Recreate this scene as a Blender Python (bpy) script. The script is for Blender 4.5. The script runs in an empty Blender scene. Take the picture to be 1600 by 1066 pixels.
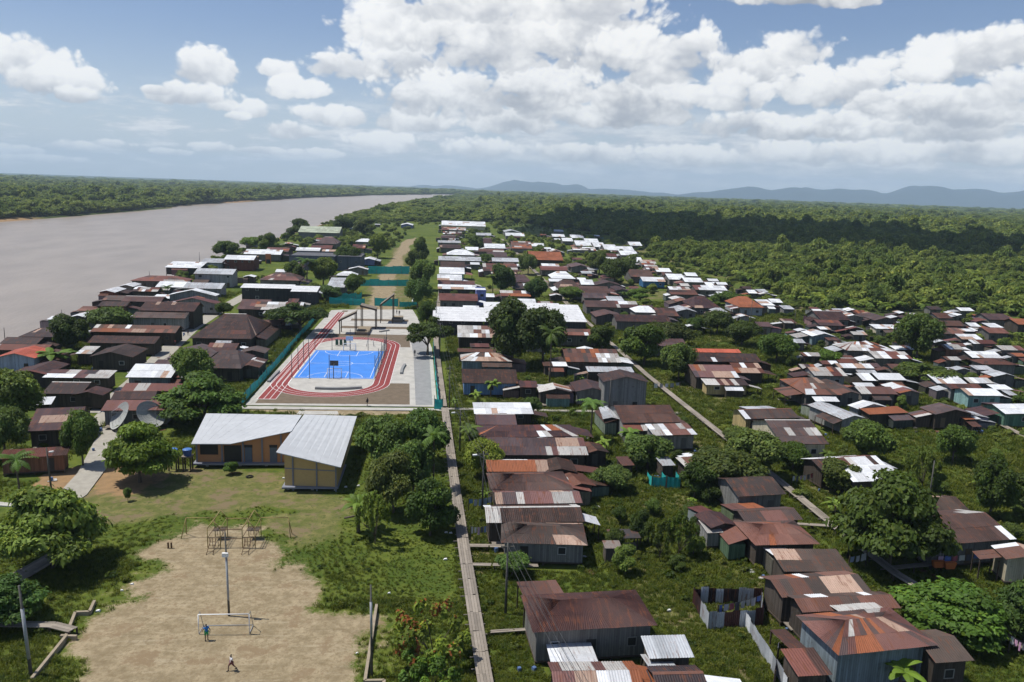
import bpy, bmesh, math, random
import numpy as np
from mathutils import Vector, Matrix

# ------------------------------------------------------------------ camera, sky, sun, exposure
S = bpy.context.scene
COL = S.collection
F = 1244.0; PITCH = math.radians(10.87); ROLL = math.radians(1.93); YAW = 0.09; CAMH = 44.0
fw = Vector((math.sin(YAW)*math.cos(PITCH), math.cos(YAW)*math.cos(PITCH), -math.sin(PITCH)))
r0 = Vector((math.cos(YAW), -math.sin(YAW), 0)); u0 = r0.cross(fw)
rt = r0*math.cos(ROLL) + u0*math.sin(ROLL); up = rt.cross(fw)
cam_d = bpy.data.cameras.new("camera"); cam = bpy.data.objects.new("camera", cam_d); COL.objects.link(cam)
cam_d.sensor_width = 36; cam_d.lens = F/1600*36; cam_d.clip_start = 1; cam_d.clip_end = 120000
mw = Matrix((rt, up, -fw)).transposed().to_4x4(); mw.translation = (0, 0, CAMH); cam.matrix_world = mw
S.camera = cam

def ray(px, py): return fw + rt*((px-800)/F) - up*((py-533)/F)
def U(px, py, z=0.0):                      # pixel -> point on the level z
    d = ray(px, py); t = (z-CAMH)/d.z
    return Vector((d.x*t, d.y*t, z))
def P(p):                                  # point -> pixel
    q = Vector(p) - Vector((0, 0, CAMH)); w = q.dot(fw)
    return 800+F*q.dot(rt)/w, 533-F*q.dot(up)/w

SUN_EL = math.radians(65); SUN_AZ = math.atan2(-0.985, 0.17)
to_sun = Vector((math.sin(SUN_AZ)*math.cos(SUN_EL), math.cos(SUN_AZ)*math.cos(SUN_EL), math.sin(SUN_EL)))
sun_d = bpy.data.lights.new("sun", 'SUN'); sun_d.energy = 5.0; sun_d.angle = math.radians(0.55); sun_d.color = (1, .965, .9)
sun = bpy.data.objects.new("sun", sun_d); COL.objects.link(sun)
sun.rotation_euler = (-to_sun).to_track_quat('-Z', 'Y').to_euler()
S.view_settings.view_transform = 'Standard'; S.view_settings.look = 'None'
S.view_settings.exposure = -0.04; S.view_settings.gamma = 1
S.render.engine = 'CYCLES'
c = S.cycles
c.use_denoising = True; c.use_adaptive_sampling = True; c.adaptive_threshold = 0.02
c.max_bounces = 5; c.diffuse_bounces = 2; c.glossy_bounces = 2; c.transmission_bounces = 2; c.transparent_max_bounces = 6
c.volume_bounces = 2; c.caustics_reflective = False; c.caustics_refractive = False

HAZE = 7.0e-5
# ---- node helper
class NT:
    def __init__(s, tree): s.t = tree; s.n = tree.nodes; s.l = tree.links
    def new(s, typ, **kw):
        n = s.n.new(typ)
        for k, v in kw.items(): setattr(n, k, v)
        return n
    def put(s, sock, v):
        if hasattr(v, 'is_output') or isinstance(v, bpy.types.NodeSocket): s.l.new(v, sock)
        else: sock.default_value = v
    def m(s, op, a, b=None, c=None, clamp=False):
        n = s.n.new('ShaderNodeMath'); n.operation = op; n.use_clamp = clamp
        s.put(n.inputs[0], a)
        if b is not None: s.put(n.inputs[1], b)
        if c is not None: s.put(n.inputs[2], c)
        return n.outputs[0]
    def smooth(s, v, lo, hi):
        n = s.n.new('ShaderNodeMapRange'); n.interpolation_type = 'SMOOTHSTEP'
        s.put(n.inputs['Value'], v); s.put(n.inputs['From Min'], lo); s.put(n.inputs['From Max'], hi)
        return n.outputs[0]
    def mix(s, f, a, b, mode='MIX'):
        n = s.n.new('ShaderNodeMix'); n.data_type = 'RGBA'; n.blend_type = mode
        s.put(n.inputs[0], f)
        for i, v in ((6, a), (7, b)):
            s.put(n.inputs[i], v if hasattr(v, 'name') else (tuple(v)+(1,) if len(v) == 3 else v))
        return n.outputs[2]
    def noise(s, vec, scale, detail=4, rough=.55, dim='3D'):
        n = s.n.new('ShaderNodeTexNoise'); n.noise_dimensions = dim
        if vec is not None: s.put(n.inputs['Vector'], vec)
        n.inputs['Scale'].default_value = scale; n.inputs['Detail'].default_value = detail; n.inputs['Roughness'].default_value = rough
        return n
    def ramp(s, f, stops):
        n = s.n.new('ShaderNodeValToRGB'); e = n.color_ramp.elements
        while len(e) < len(stops): e.new(.5)
        for el, (p, cc) in zip(e, stops): el.position = p; el.color = tuple(cc)+(1,)
        s.put(n.inputs[0], f); return n.outputs[0]

# ---- world: clear tropical sky with cumulus
W = bpy.data.worlds.new("World"); S.world = W; W.use_nodes = True
W.cycles.sampling_method = 'MANUAL'; W.cycles.sample_map_resolution = 512
wt = NT(W.node_tree); wt.n.clear()
sky = wt.new('ShaderNodeTexSky', sky_type='NISHITA', sun_disc=False, sun_elevation=SUN_EL, sun_rotation=SUN_AZ,
             altitude=50, air_density=1.0, dust_density=0.7, ozone_density=2.2)
tc = wt.new('ShaderNodeTexCoord'); sp = wt.new('ShaderNodeSeparateXYZ'); wt.l.new(tc.outputs['Generated'], sp.inputs[0])
SKY = wt.mix(1.0, sky.outputs[0], (1.0, 1.0, 1.12), 'MULTIPLY')
AZ = wt.m('ARCTAN2', sp.outputs[0], sp.outputs[1]); EL = wt.m('ARCSINE', sp.outputs[2])
def azel(px, py):
    d = ray(px, py).normalized(); return math.atan2(d.x, d.y), math.asin(d.z)
cv = wt.new('ShaderNodeCombineXYZ'); wt.put(cv.inputs[0], AZ); wt.put(cv.inputs[1], wt.m('MULTIPLY', EL, 1.25))
wn = wt.noise(cv.outputs[0], 9, 3, .5)
wv = wt.new('ShaderNodeVectorMath', operation='MULTIPLY_ADD'); wt.l.new(wn.outputs['Color'], wv.inputs[0])
wv.inputs[1].default_value = (.05, .05, .05); wt.l.new(cv.outputs[0], wv.inputs[2])
def voro(scale, sm=.25):
    n = wt.new('ShaderNodeTexVoronoi', feature='F1', voronoi_dimensions='2D'); wt.l.new(wv.outputs[0], n.inputs['Vector'])
    n.inputs['Scale'].default_value = scale; return n.outputs['Distance']
v1, v2, v3 = voro(21), voro(50), voro(120)
nf = wt.noise(wv.outputs[0], 26, 9, .62)
puff = wt.m('ADD', wt.m('MULTIPLY', wt.m('SUBTRACT', .5, v1), .75), wt.m('MULTIPLY', wt.m('SUBTRACT', .5, v2), .75))
puff = wt.m('ADD', puff, wt.m('MULTIPLY', wt.m('SUBTRACT', .5, v3), .36))
puff = wt.m('ADD', puff, wt.m('MULTIPLY', wt.m('SUBTRACT', nf.outputs[0], .5), 1.6))       # about -0.6..0.8
big = wt.noise(cv.outputs[0], 13, 5, .55)
wisp = wt.noise(cv.outputs[0], 55, 7, .65)
SKYK = .095                                   # world strength
def K(v): return tuple(x/SKYK for x in v)
col = wt.mix(wt.m('MULTIPLY', wt.smooth(EL, .19, -.02), .62), SKY, K((.74, .82, .92)))
# low broken band of small clouds near the horizon
lv = wt.new('ShaderNodeCombineXYZ'); wt.put(lv.inputs[0], wt.m('MULTIPLY', AZ, 13.)); wt.put(lv.inputs[1], wt.m('MULTIPLY', EL, 62.))
ln = wt.noise(lv.outputs[0], 1.0, 7, .62)
lm = wt.m('MULTIPLY', wt.smooth(EL, -.01, .03), wt.smooth(EL, .115, .055))
la = wt.m('MULTIPLY', wt.smooth(wt.m('ADD', ln.outputs[0], wt.m('MULTIPLY', wt.smooth(AZ, -.30, .1), .10)), .47, .62), lm)
lshade = wt.smooth(wt.m('ADD', ln.outputs[0], wt.m('MULTIPLY', wisp.outputs[0], .25)), .52, .85)
col = wt.mix(wt.m('MULTIPLY', la, .85), col, wt.mix(lshade, K((.62, .66, .73)), K((1.0, 1.0, 1.0))))
# cumulus: (px, py, rx, ry, grey)   low ones first
blobs = [
 (120,228,45,9,.2),(330,230,36,9,.2),(30,236,36,9,.2),(455,205,55,16,.3),(600,225,70,20,.3),(760,235,80,20,.4),(920,240,90,20,.45),(1080,245,90,20,.5),(1240,240,90,24,.5),(1400,238,110,26,.5),(1560,236,90,26,.5),
 (180,225,26,8,.15),(265,238,30,7,.15),(400,236,40,8,.2),(500,240,44,9,.25),(60,248,60,7,.15),(395,172,24,15,.25),(345,165,30,12,.3),(370,182,20,8,.2),(520,182,60,20,.3),(650,188,70,24,.45),(800,190,80,26,.6),(1180,196,90,26,.6),(1330,196,90,28,.6),(1490,200,110,28,.6),
 (322,108,52,34,.3),(300,150,66,20,.45),(245,141,22,9,.2),
 (40,100,78,38,.25),(88,128,72,30,.55),(120,150,40,14,.5),
 (432,108,36,16,.15),(462,138,50,20,.35),
 (540,104,64,24,.25),(620,92,90,50,.4),(950,176,150,30,.95),(700,150,120,44,.55),(860,140,130,48,.7),(1000,150,110,46,.7),
 (640,40,110,52,.3),(780,60,140,70,.5),(930,50,150,66,.45),(1020,90,110,56,.5),(760,0,160,44,.2),(900,4,130,40,.2),(1085,70,36,22,.2),
 (1190,110,90,40,.45),(1240,80,60,34,.15),(1300,140,90,36,.55),(1140,150,70,34,.4),(1350,130,60,34,.2),(1410,160,80,28,.6),(1240,205,70,18,1.0),
 (1500,95,100,40,.45),(1560,80,70,34,.35),(1450,110,40,20,.2),(1520,170,120,34,.6),(1590,140,60,36,.5),
 (1240,-4,90,14,.95),(1330,0,50,14,.8)]
for px, py, rx, ry, gr in blobs:
    a0, e0 = azel(px, py); ra, re = rx/F, ry/F
    a = wt.m('MULTIPLY', wt.m('SUBTRACT', AZ, a0), 1/ra)
    b = wt.m('MULTIPLY', wt.m('SUBTRACT', EL, e0), 1/re)
    bb = wt.m('MINIMUM', b, wt.m('MULTIPLY', b, 1.35))
    d = wt.m('SUBTRACT', 1.0, wt.m('ADD', wt.m('MULTIPLY', a, a), wt.m('MULTIPLY', bb, bb)))
    d = wt.m('MULTIPLY_ADD', puff, .95, d)
    al = wt.smooth(d, .08, .62)
    sh = wt.m('ADD', wt.m('MULTIPLY', b, .50), wt.m('MULTIPLY', puff, .34))
    sh = wt.m('ADD', sh, wt.m('MULTIPLY', wt.m('SUBTRACT', big.outputs[0], .5), 1.6))
    sh = wt.smooth(sh, -.50, .38)
    g = 1-gr
    base = K((.37+.30*g, .395+.30*g, .45+.29*g))
    col = wt.mix(wt.m('MULTIPLY', al, .97), col, wt.mix(sh, base, K((1.06, 1.06, 1.05))))
# unseen sky outside the picture, clouds thinned to lower the ambient light
ov = wt.noise(tc.outputs['Generated'], 3.2, 6, .58)
oc = wt.m('MULTIPLY', wt.smooth(ov.outputs[0], .58, .70), wt.smooth(EL, .0, .06))
ocol = wt.mix(wt.m('MULTIPLY', wt.smooth(EL, .30, -.02), .62), SKY, K((.61, .71, .85)))
ocol = wt.mix(oc, ocol, wt.mix(wt.smooth(ov.outputs[0], .52, .72), K((.80, .82, .86)), K((.62, .65, .70))))
oa = wt.m('MAXIMUM', wt.smooth(EL, .24, .32), wt.smooth(wt.m('ABSOLUTE', wt.m('SUBTRACT', AZ, YAW)), .68, .80))
oa = wt.m('MAXIMUM', oa, wt.smooth(EL, -.03, -.06))
bg = wt.new('ShaderNodeBackground'); bg.inputs['Strength'].default_value = SKYK; wt.l.new(col, bg.inputs['Color'])
bg2 = wt.new('ShaderNodeBackground'); bg2.inputs['Strength'].default_value = SKYK; wt.l.new(ocol, bg2.inputs['Color'])
ms = wt.new('ShaderNodeMixShader'); wt.l.new(oa, ms.inputs[0]); wt.l.new(bg.outputs[0], ms.inputs[1]); wt.l.new(bg2.outputs[0], ms.inputs[2])
wo = wt.new('ShaderNodeOutputWorld'); wt.l.new(ms.outputs[0], wo.inputs['Surface'])

# ------------------------------------------------------------------ builders
rng = random.Random(7)
class MB:
    """collects polygons of one mesh; col = colour of the faces added next"""
    def __init__(s): s.v = []; s.f = []; s.c = []; s.col = (1, 1, 1)
    def poly(s, pts):
        i = len(s.v); s.v += [tuple(p) for p in pts]; s.f.append(tuple(range(i, i+len(pts)))); s.c.append(s.col)
    def box(s, x0, x1, y0, y1, z0, z1):
        p = [(x0,y0,z0),(x1,y0,z0),(x1,y1,z0),(x0,y1,z0),(x0,y0,z1),(x1,y0,z1),(x1,y1,z1),(x0,y1,z1)]
        i = len(s.v); s.v += p
        for q in ((0,3,2,1),(4,5,6,7),(0,1,5,4),(1,2,6,5),(2,3,7,6),(3,0,4,7)): s.f.append(tuple(i+k for k in q)); s.c.append(s.col)
    def tube(s, pts, r, n=6, cap=True):
        pts = [Vector(p) for p in pts]; rr = r if isinstance(r, (list, tuple)) else [r]*len(pts); i0 = len(s.v)
        for k, p in enumerate(pts):
            d = (pts[min(k+1, len(pts)-1)] - pts[max(k-1, 0)]).normalized()
            a = d.orthogonal().normalized() if abs(d.z) < .9 else Vector((1,0,0)).cross(d).normalized()
            b = d.cross(a)
            for j in range(n):
                t = 2*math.pi*j/n; s.v.append(tuple(p + (a*math.cos(t)+b*math.sin(t))*rr[k]))
        for k in range(len(pts)-1):
            for j in range(n):
                a = i0+k*n+j; b = i0+k*n+(j+1) % n; s.f.append((a, b, b+n, a+n)); s.c.append(s.col)
        if cap:
            s.f.append(tuple(i0+j for j in reversed(range(n)))); s.c.append(s.col)
            s.f.append(tuple(i0+(len(pts)-1)*n+j for j in range(n))); s.c.append(s.col)
    def prism(s, prof, axis, a, b):          # profile of 2-D points swept along x or y from a to b
        n = len(prof); i = len(s.v)
        for t in (a, b):
            for p in prof: s.v.append((t, p[0], p[1]) if axis == 'x' else (p[0], t, p[1]))
        s.f.append(tuple(i+k for k in range(n))); s.c.append(s.col); s.f.append(tuple(i+n+k for k in reversed(range(n)))); s.c.append(s.col)
        for k in range(n): s.f.append((i+k, i+n+k, i+n+(k+1) % n, i+(k+1) % n)); s.c.append(s.col)
    def mesh(s, name, mat, smooth=False, fix=False):
        me = bpy.data.meshes.new(name); me.from_pydata(s.v, [], s.f)
        if any(cc != (1, 1, 1) for cc in s.c):
            at = me.color_attributes.new('Col', 'FLOAT_COLOR', 'CORNER'); buf = []
            for cc, f in zip(s.c, s.f): buf += (list(cc)+[1])*len(f)
            at.data.foreach_set('color', buf)
        if mat: me.materials.append(mat)
        if fix:
            bm = bmesh.new(); bm.from_mesh(me); bmesh.ops.recalc_face_normals(bm, faces=bm.faces); bm.to_mesh(me); bm.free()
        if smooth: me.polygons.foreach_set('use_smooth', [True]*len(me.polygons))
        return me
    def build(s, name, mat, parent=None, loc=None, smooth=False, fix=True, color=None):
        return link(name, s.mesh(name, mat, smooth, fix), parent, loc, color)
def link(name, me, parent=None, loc=None, color=None):
    o = bpy.data.objects.new(name, me); COL.objects.link(o)
    if parent: o.parent = parent
    if loc is not None: o.location = loc
    if color: o.color = tuple(color)+(1,)
    return o
def tag(o, label, cat, group=None):
    o['label'] = label; o['category'] = cat
    if group: o['group'] = group
    return o
def thing(name, label, cat, loc=(0,0,0), rz=0, group=None):
    o = bpy.data.objects.new(name, None); COL.objects.link(o); o.location = loc; o.rotation_euler = (0,0,rz); o.empty_display_size = .3
    return tag(o, label, cat, group)
def struct(o): o['kind'] = 'structure'; return o
def stuff(o, label=None):
    o['kind'] = 'stuff'
    if label: o['label'] = label; o['category'] = label.split()[-1]
    return o

# ------------------------------------------------------------------ materials
def material(name, rough=.8, spec=.3):
    m = bpy.data.materials.new(name); m.use_nodes = True; t = NT(m.node_tree); b = t.n['Principled BSDF']
    b.inputs['Roughness'].default_value = rough; b.inputs['Specular IOR Level'].default_value = spec
    return m, t, b
def flat(name, color, rough=.8, spec=.3, var=.12, scale=3.0, bump=0, metallic=0):
    m, t, b = material(name, rough, spec)
    g = t.new('ShaderNodeTexCoord'); n = t.noise(g.outputs['Object'], scale, 6, .6)
    cc = t.mix(n.outputs[0], [x*(1-var*1.6) for x in color], [min(1, x*(1+var*1.6)) for x in color])
    t.l.new(cc, b.inputs['Base Color']); b.inputs['Metallic'].default_value = metallic
    if bump:
        bp = t.new('ShaderNodeBump'); bp.inputs['Strength'].default_value = bump; t.l.new(n.outputs[0], bp.inputs['Height']); t.l.new(bp.outputs[0], b.inputs['Normal'])
    return m
def tin(name, src):
    """corrugated sheet: colour from the sheet, blotched and streaked with rust"""
    m, t, b = material(name, .55, .13)
    if src == 'attr': a = t.new('ShaderNodeAttribute', attribute_name='Col').outputs['Color']
    else: a = t.new('ShaderNodeObjectInfo').outputs['Color']
    g = t.new('ShaderNodeNewGeometry'); n1 = t.noise(g.outputs['Position'], 1.1, 7, .65); n2 = t.noise(g.outputs['Position'], 5.5, 5, .6)
    mv = t.new('ShaderNodeMapping'); t.l.new(g.outputs['Position'], mv.inputs[0]); mv.inputs['Scale'].default_value = (4.5, .35, .35)
    n3 = t.noise(mv.outputs[0], 1.0, 5, .6)
    v = t.m('MULTIPLY', t.m('ADD', .62, t.m('MULTIPLY', n1.outputs[0], .78)), t.m('ADD', .8, t.m('MULTIPLY', n2.outputs[0], .4)))
    vv = t.new('ShaderNodeCombineColor'); [t.l.new(v, vv.inputs[i]) for i in range(3)]
    cc = t.mix(1.0, a, vv.outputs[0], 'MULTIPLY')
    rust = t.m('MULTIPLY', t.smooth(t.m('ADD', t.m('MULTIPLY', n3.outputs[0], .7), t.m('MULTIPLY', n1.outputs[0], .45)), .585, .72), .75)
    bw = t.new('ShaderNodeRGBToBW'); t.l.new(a, bw.inputs[0])
    rust = t.m('MULTIPLY', rust, t.smooth(bw.outputs[0], .66, .34))
    cc = t.mix(rust, cc, t.mix(n2.outputs[0], (.085, .032, .02), (.20, .075, .035)))
    t.l.new(cc, b.inputs['Base Color'])
    t.l.new(t.m('ADD', .38, t.m('MULTIPLY', n1.outputs[0], .35)), b.inputs['Roughness'])
    bp = t.new('ShaderNodeBump'); bp.inputs['Strength'].default_value = .25; bp.inputs['Distance'].default_value = .05
    t.l.new(n2.outputs[0], bp.inputs['Height']); t.l.new(bp.outputs[0], b.inputs['Normal'])
    return m
M = {}
M['tin'] = tin('tin_roof', 'attr'); M['sheet'] = tin('tin_sheet', 'obj')
def wallmat():
    m, t, b = material('painted_boards', .85, .15)
    a = t.new('ShaderNodeObjectInfo').outputs['Color']; g = t.new('ShaderNodeTexCoord')
    sx = t.new('ShaderNodeSeparateXYZ'); t.l.new(g.outputs['Object'], sx.inputs[0])
    u = t.m('ADD', sx.outputs[0], sx.outputs[1])
    k = t.m('MULTIPLY', u, 4.2); cell = t.m('FLOOR', k); fr = t.m('FRACT', k)
    wn = t.new('ShaderNodeTexWhiteNoise', noise_dimensions='1D'); t.l.new(cell, wn.inputs['W'])
    n = t.noise(g.outputs['Object'], 1.6, 6, .65)
    mp = t.new('ShaderNodeMapping'); t.l.new(g.outputs['Object'], mp.inputs[0]); mp.inputs['Scale'].default_value = (6, 6, .7); n2 = t.noise(mp.outputs[0], 1, 5, .6)
    gap = t.smooth(t.m('ABSOLUTE', t.m('SUBTRACT', fr, .5)), .5, .42)
    v = t.m('MULTIPLY', t.m('ADD', .72, t.m('MULTIPLY', wn.outputs[0], .38)), t.m('ADD', .6, t.m('MULTIPLY', n2.outputs[0], .75)))
    v = t.m('MULTIPLY', v, t.m('ADD', .45, t.m('MULTIPLY', gap, .6)))
    vv = t.new('ShaderNodeCombineColor'); [t.l.new(v, vv.inputs[i]) for i in range(3)]
    cc = t.mix(1.0, a, vv.outputs[0], 'MULTIPLY')
    cc = t.mix(t.m('MULTIPLY', t.smooth(n.outputs[0], .55, .75), .55), cc, (.07, .06, .05))
    t.l.new(cc, b.inputs['Base Color'])
    bp = t.new('ShaderNodeBump'); bp.inputs['Strength'].default_value = .5; bp.inputs['Distance'].default_value = .03
    t.l.new(gap, bp.inputs['Height']); t.l.new(bp.outputs[0], b.inputs['Normal'])
    return m
M['wall'] = wallmat()
M['plaster'] = None
def objcol(name, rough=.8, var=.2, scale=2.5, spec=.25):
    m, t, b = material(name, rough, spec); a = t.new('ShaderNodeObjectInfo').outputs['Color']; g = t.new('ShaderNodeTexCoord')
    n = t.noise(g.outputs['Object'], scale, 6, .62); v = t.m('ADD', 1-var, t.m('MULTIPLY', n.outputs[0], 2*var))
    vv = t.new('ShaderNodeCombineColor'); [t.l.new(v, vv.inputs[i]) for i in range(3)]
    t.l.new(t.mix(1.0, a, vv.outputs[0], 'MULTIPLY'), b.inputs['Base Color']); return m
M['paint'] = objcol('plain_paint'); M['cloth'] = objcol('cloth', .95, .1)
M['concrete'] = flat('concrete', (.42, .40, .36), .85, .2, .26, .45)
M['grey_conc'] = flat('grey_paving', (.25, .25, .245), .85, .2, .2, .6)
M['path_conc'] = flat('path_concrete', (.34, .315, .265), .9, .2, .22, .8)
M['bed'] = flat('bare_soil', (.155, .12, .085), .95, .1, .25, .9, .3)
M['track'] = flat('red_track', (.235, .05, .046), .8, .2, .16, .4)
M['court'] = flat('blue_court', (.055, .215, .62), .6, .3, .13, .3)
M['white'] = flat('white_paint', (.78, .77, .74), .6, .3, .05)
M['metal'] = flat('dark_metal', (.05, .053, .06), .5, .5, .2)
M['steel'] = flat('grey_steel', (.32, .33, .34), .5, .5, .2)
M['wood'] = flat('old_wood', (.22, .19, .155), .9, .15, .3, 2.2, .3)
M['darkwood'] = flat('dark_wood', (.085, .066, .05), .9, .15, .3, 2.2, .3)
M['hole'] = flat('dark_opening', (.02, .021, .024), .5, .4, .3)
M['netting'] = flat('teal_netting', (.035, .40, .37), .75, .2, .22, 1.3)
M['skin'] = flat('skin', (.11, .06, .04), .6, .3, .1); M['hair'] = flat('hair', (.012, .01, .009), .7, .3, .1)
M['bark'] = flat('bark', (.13, .105, .08), .95, .1, .3, 4, .4)
M['school_roof'] = flat('school_tin', (.46, .47, .475), .5, .25, .12, .6)
M['dish'] = flat('dish_mesh', (.36, .37, .35), .6, .3, .12)
M['rope'] = flat('cable', (.06, .06, .06), .7, .2, .1)

def leafmat(name, dark, light, trans=.28, hue=.5):
    m, t, b = material(name, .62, .28)
    oi = t.new('ShaderNodeObjectInfo'); at = t.new('ShaderNodeAttribute', attribute_name='Col'); g = t.new('ShaderNodeNewGeometry')
    n = t.noise(g.outputs['Position'], .045, 4, .6)
    f = t.m('ADD', t.m('MULTIPLY', oi.outputs['Random'], .62), t.m('MULTIPLY', n.outputs[0], .40))
    f = t.smooth(f, .22, .80)
    cc = t.mix(f, dark, light); cc = t.mix(1.0, cc, at.outputs['Color'], 'MULTIPLY'); cc = t.mix(1.0, cc, oi.outputs['Color'], 'MULTIPLY')
    t.l.new(cc, b.inputs['Base Color'])
    tr = t.new('ShaderNodeBsdfTranslucent'); t.l.new(t.mix(.5, cc, (.16, .20, .02)), tr.inputs['Color'])
    mx = t.new('ShaderNodeMixShader'); mx.inputs[0].default_value = trans
    t.l.new(b.outputs[0], mx.inputs[1]); t.l.new(tr.outputs[0], mx.inputs[2]); t.l.new(mx.outputs[0], t.n['Material Output'].inputs['Surface'])
    return m
M['leaf'] = leafmat('tree_leaves', (.066, .112, .018), (.135, .195, .034), .34)
M['forest'] = leafmat('forest_leaves', (.125, .19, .034), (.265, .325, .064), .45)
M['grass'] = leafmat('grass_blades', (.052, .092, .008), (.14, .165, .021), .38)

# ------------------------------------------------------------------ terrain: banks of the river, one ground sheet to the horizon
def interp(tab, y):
    return np.interp(y, [a for a, b in tab], [b for a, b in tab])
near_bank = [(U(px, py, -1.6).y, U(px, py, -1.6).x) for px, py in ((-60,588),(20,546),(140,497),(240,450),(330,411),(440,371),(540,341),(612,324),(672,312),(712,306.3))]
near_bank = [(-4000, -106), (60, -106)] + near_bank
far_bank = [(U(px, py, -1.6).y, U(px, py, -1.6).x) for px, py in ((0,345.5),(110,338),(210,330),(320,319),(470,310),(580,305.5),(690,303.8))]
far_bank = [(-4000, -430), (100, -405)] + far_bank
yend = near_bank[-1][0]; near_bank.append((yend+900, near_bank[-1][1]+600)); far_bank.append((yend+900, near_bank[-1][1]))
def axis(lo, hi, step, far0, far1, k=1.13):
    a = list(np.arange(lo, hi+.01, step)); st = step
    while a[-1] < far1: st *= k; a.append(a[-1]+st)
    st = step
    while a[0] > far0: st *= k; a.insert(0, a[0]-st)
    return np.array(a)
GX = axis(-112, 150, 1.1, -17500, 17500, 1.12); GY = axis(50, 320, 1.1, -600, 17500, 1.1)
XX, YY = np.meshgrid(GX, GY); X = XX.ravel(); Y = YY.ravel()
def vnoise(x, y, s, seed=0):
    r = np.random.RandomState(seed); tab = r.rand(256, 256); x = np.asarray(x)/s; y = np.asarray(y)/s
    xi = np.floor(x).astype(int); yi = np.floor(y).astype(int); fx = x-xi; fy = y-yi; fx = fx*fx*(3-2*fx); fy = fy*fy*(3-2*fy)
    g = lambda a, b: tab[a % 256, b % 256]
    return (g(xi,yi)*(1-fx)+g(xi+1,yi)*fx)*(1-fy)+(g(xi,yi+1)*(1-fx)+g(xi+1,yi+1)*fx)*fy
NB = interp(near_bank, Y); FB = interp(far_bank, Y)
wig = (vnoise(X, Y, 30, 3)-.5)*10*np.clip(Y/600, .3, 3)
inside = np.minimum(NB - X, X - FB) + wig*.4           # >0 in the river
Z = -4.2*np.clip((inside+3)/10, 0, 1)
Z += np.where(inside < -5, (vnoise(X, Y, 9, 1)-.5)*.16 - .02, 0)
def pip(poly, x, y):
    x = np.asarray(x); y = np.asarray(y); ins = np.zeros(x.shape, bool); d = np.full(x.shape, 1e9); n = len(poly)
    for i in range(n):
        x1, y1 = poly[i]; x2, y2 = poly[(i+1) % n]
        if y1 != y2:
            cnd = ((y1 > y) != (y2 > y)) & (x < (x2-x1)*(y-y1)/(y2-y1)+x1); ins ^= cnd
        dx, dy = x2-x1, y2-y1; tt = np.clip(((x-x1)*dx+(y-y1)*dy)/(dx*dx+dy*dy+1e-9), 0, 1)
        d = np.minimum(d, np.hypot(x-x1-tt*dx, y-y1-tt*dy))
    return np.where(ins, d, -d)
def pxpoly(pts): return [(U(a, b).x, U(a, b).y) for a, b in pts]
POLY = {
 'dirt': [(88,1110),(92,1040),(104,1005),(158,955),(150,947),(205,925),(238,880),(262,850),(285,830),(300,812),(412,826),(428,880),(470,902),(522,915),(480,958),(572,975),(580,1110)],
 'dry': [(128,772),(182,712),(310,730),(445,752),(532,776),(562,792),(490,800),(410,797),(262,812),(150,814),(125,795)],
 'dry2': [(400,800),(560,795),(540,840),(430,850)],
 'mud': [(150,735),(180,708),(235,738),(215,772),(140,775)],
 'orange': [(60,742),(118,730),(150,722),(125,768),(50,770)],
 'park': [(548,484),(640,486),(650,440),(640,385),(616,385),(600,420),(570,450)],
 'parkdirt': [(565,484),(622,486),(615,452),(622,425),(634,400),(652,372),(634,372),(612,405),(596,425),(583,455)],
 'sitefront': [(400,640),(470,650),(560,648),(640,644),(600,640)],
 'yard1': [(965,760),(1070,765),(1100,790),(1010,800),(960,790)],
 'yard2': [(1245,745),(1300,740),(1330,800),(1260,780)],
 'yard3': [(1430,690),(1500,665),(1510,690),(1440,700)],
 'yard4': [(1080,615),(1140,612),(1160,640),(1100,645)],
 'meadow': [(1130,485),(1275,490),(1280,520),(1160,505)], 'meadow2': [(1500,690),(1600,680),(1640,760),(1520,790),(1450,760)],
}
POLYW = {k: pxpoly(v) for k, v in POLY.items()}
nz = (vnoise(X, Y, 4, 5)-.5)*3.0 + (vnoise(X, Y, 1.7, 6)-.5)*1.6 + (vnoise(X, Y, 13, 8)-.5)*3.5
def weight(names, w=1.3, amp=1.0, x=X, y=Y, n=None):
    n = nz if n is None else n; d = np.full(np.shape(x), -1e9)
    for k in names: d = np.maximum(d, pip(POLYW[k], x, y))
    return np.clip(.5+(d+n*amp)/(2*w), 0, 1)
w_dirt = weight(['dirt'], 3.6, 1.5); w_dirt = np.maximum(w_dirt, weight(['parkdirt'], 2.5)); w_dirt = np.maximum(w_dirt, weight(['sitefront'], 1, .5))
w_dry = np.maximum(weight(['dry', 'dry2'], 3, 1.2), weight(['park', 'yard1', 'yard2', 'yard3', 'yard4'], 3)*.7)
yardn = vnoise(X, Y, 15, 61)*.6+vnoise(X, Y, 6, 62)*.4
w_dry = np.maximum(w_dry, np.clip((yardn-.50)*5, 0, .75)*(X > 3)*(Y < 700))
w_mud = np.maximum(weight(['mud'], 2.5)*.9, weight(['orange'], 1, .3))
bank = np.clip(1-np.abs(inside+2)/7, 0, 1); w_mud = np.maximum(w_mud, bank)
me = bpy.data.meshes.new('ground'); nx, ny = len(GX), len(GY)
me.vertices.add(nx*ny); me.vertices.foreach_set('co', np.stack([X, Y, Z], 1).ravel())
ii = (np.arange(ny-1)[:, None]*nx + np.arange(nx-1)[None, :]).ravel(); quads = np.stack([ii, ii+1, ii+nx+1, ii+nx], 1).ravel()
me.loops.add(len(quads)); me.loops.foreach_set('vertex_index', quads.astype(np.int32)); me.polygons.add(len(ii)); me.polygons.foreach_set('loop_start', np.arange(0, len(quads), 4, dtype=np.int32))
me.update(calc_edges=True)
at = me.color_attributes.new('cover', 'FLOAT_COLOR', 'POINT')
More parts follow.
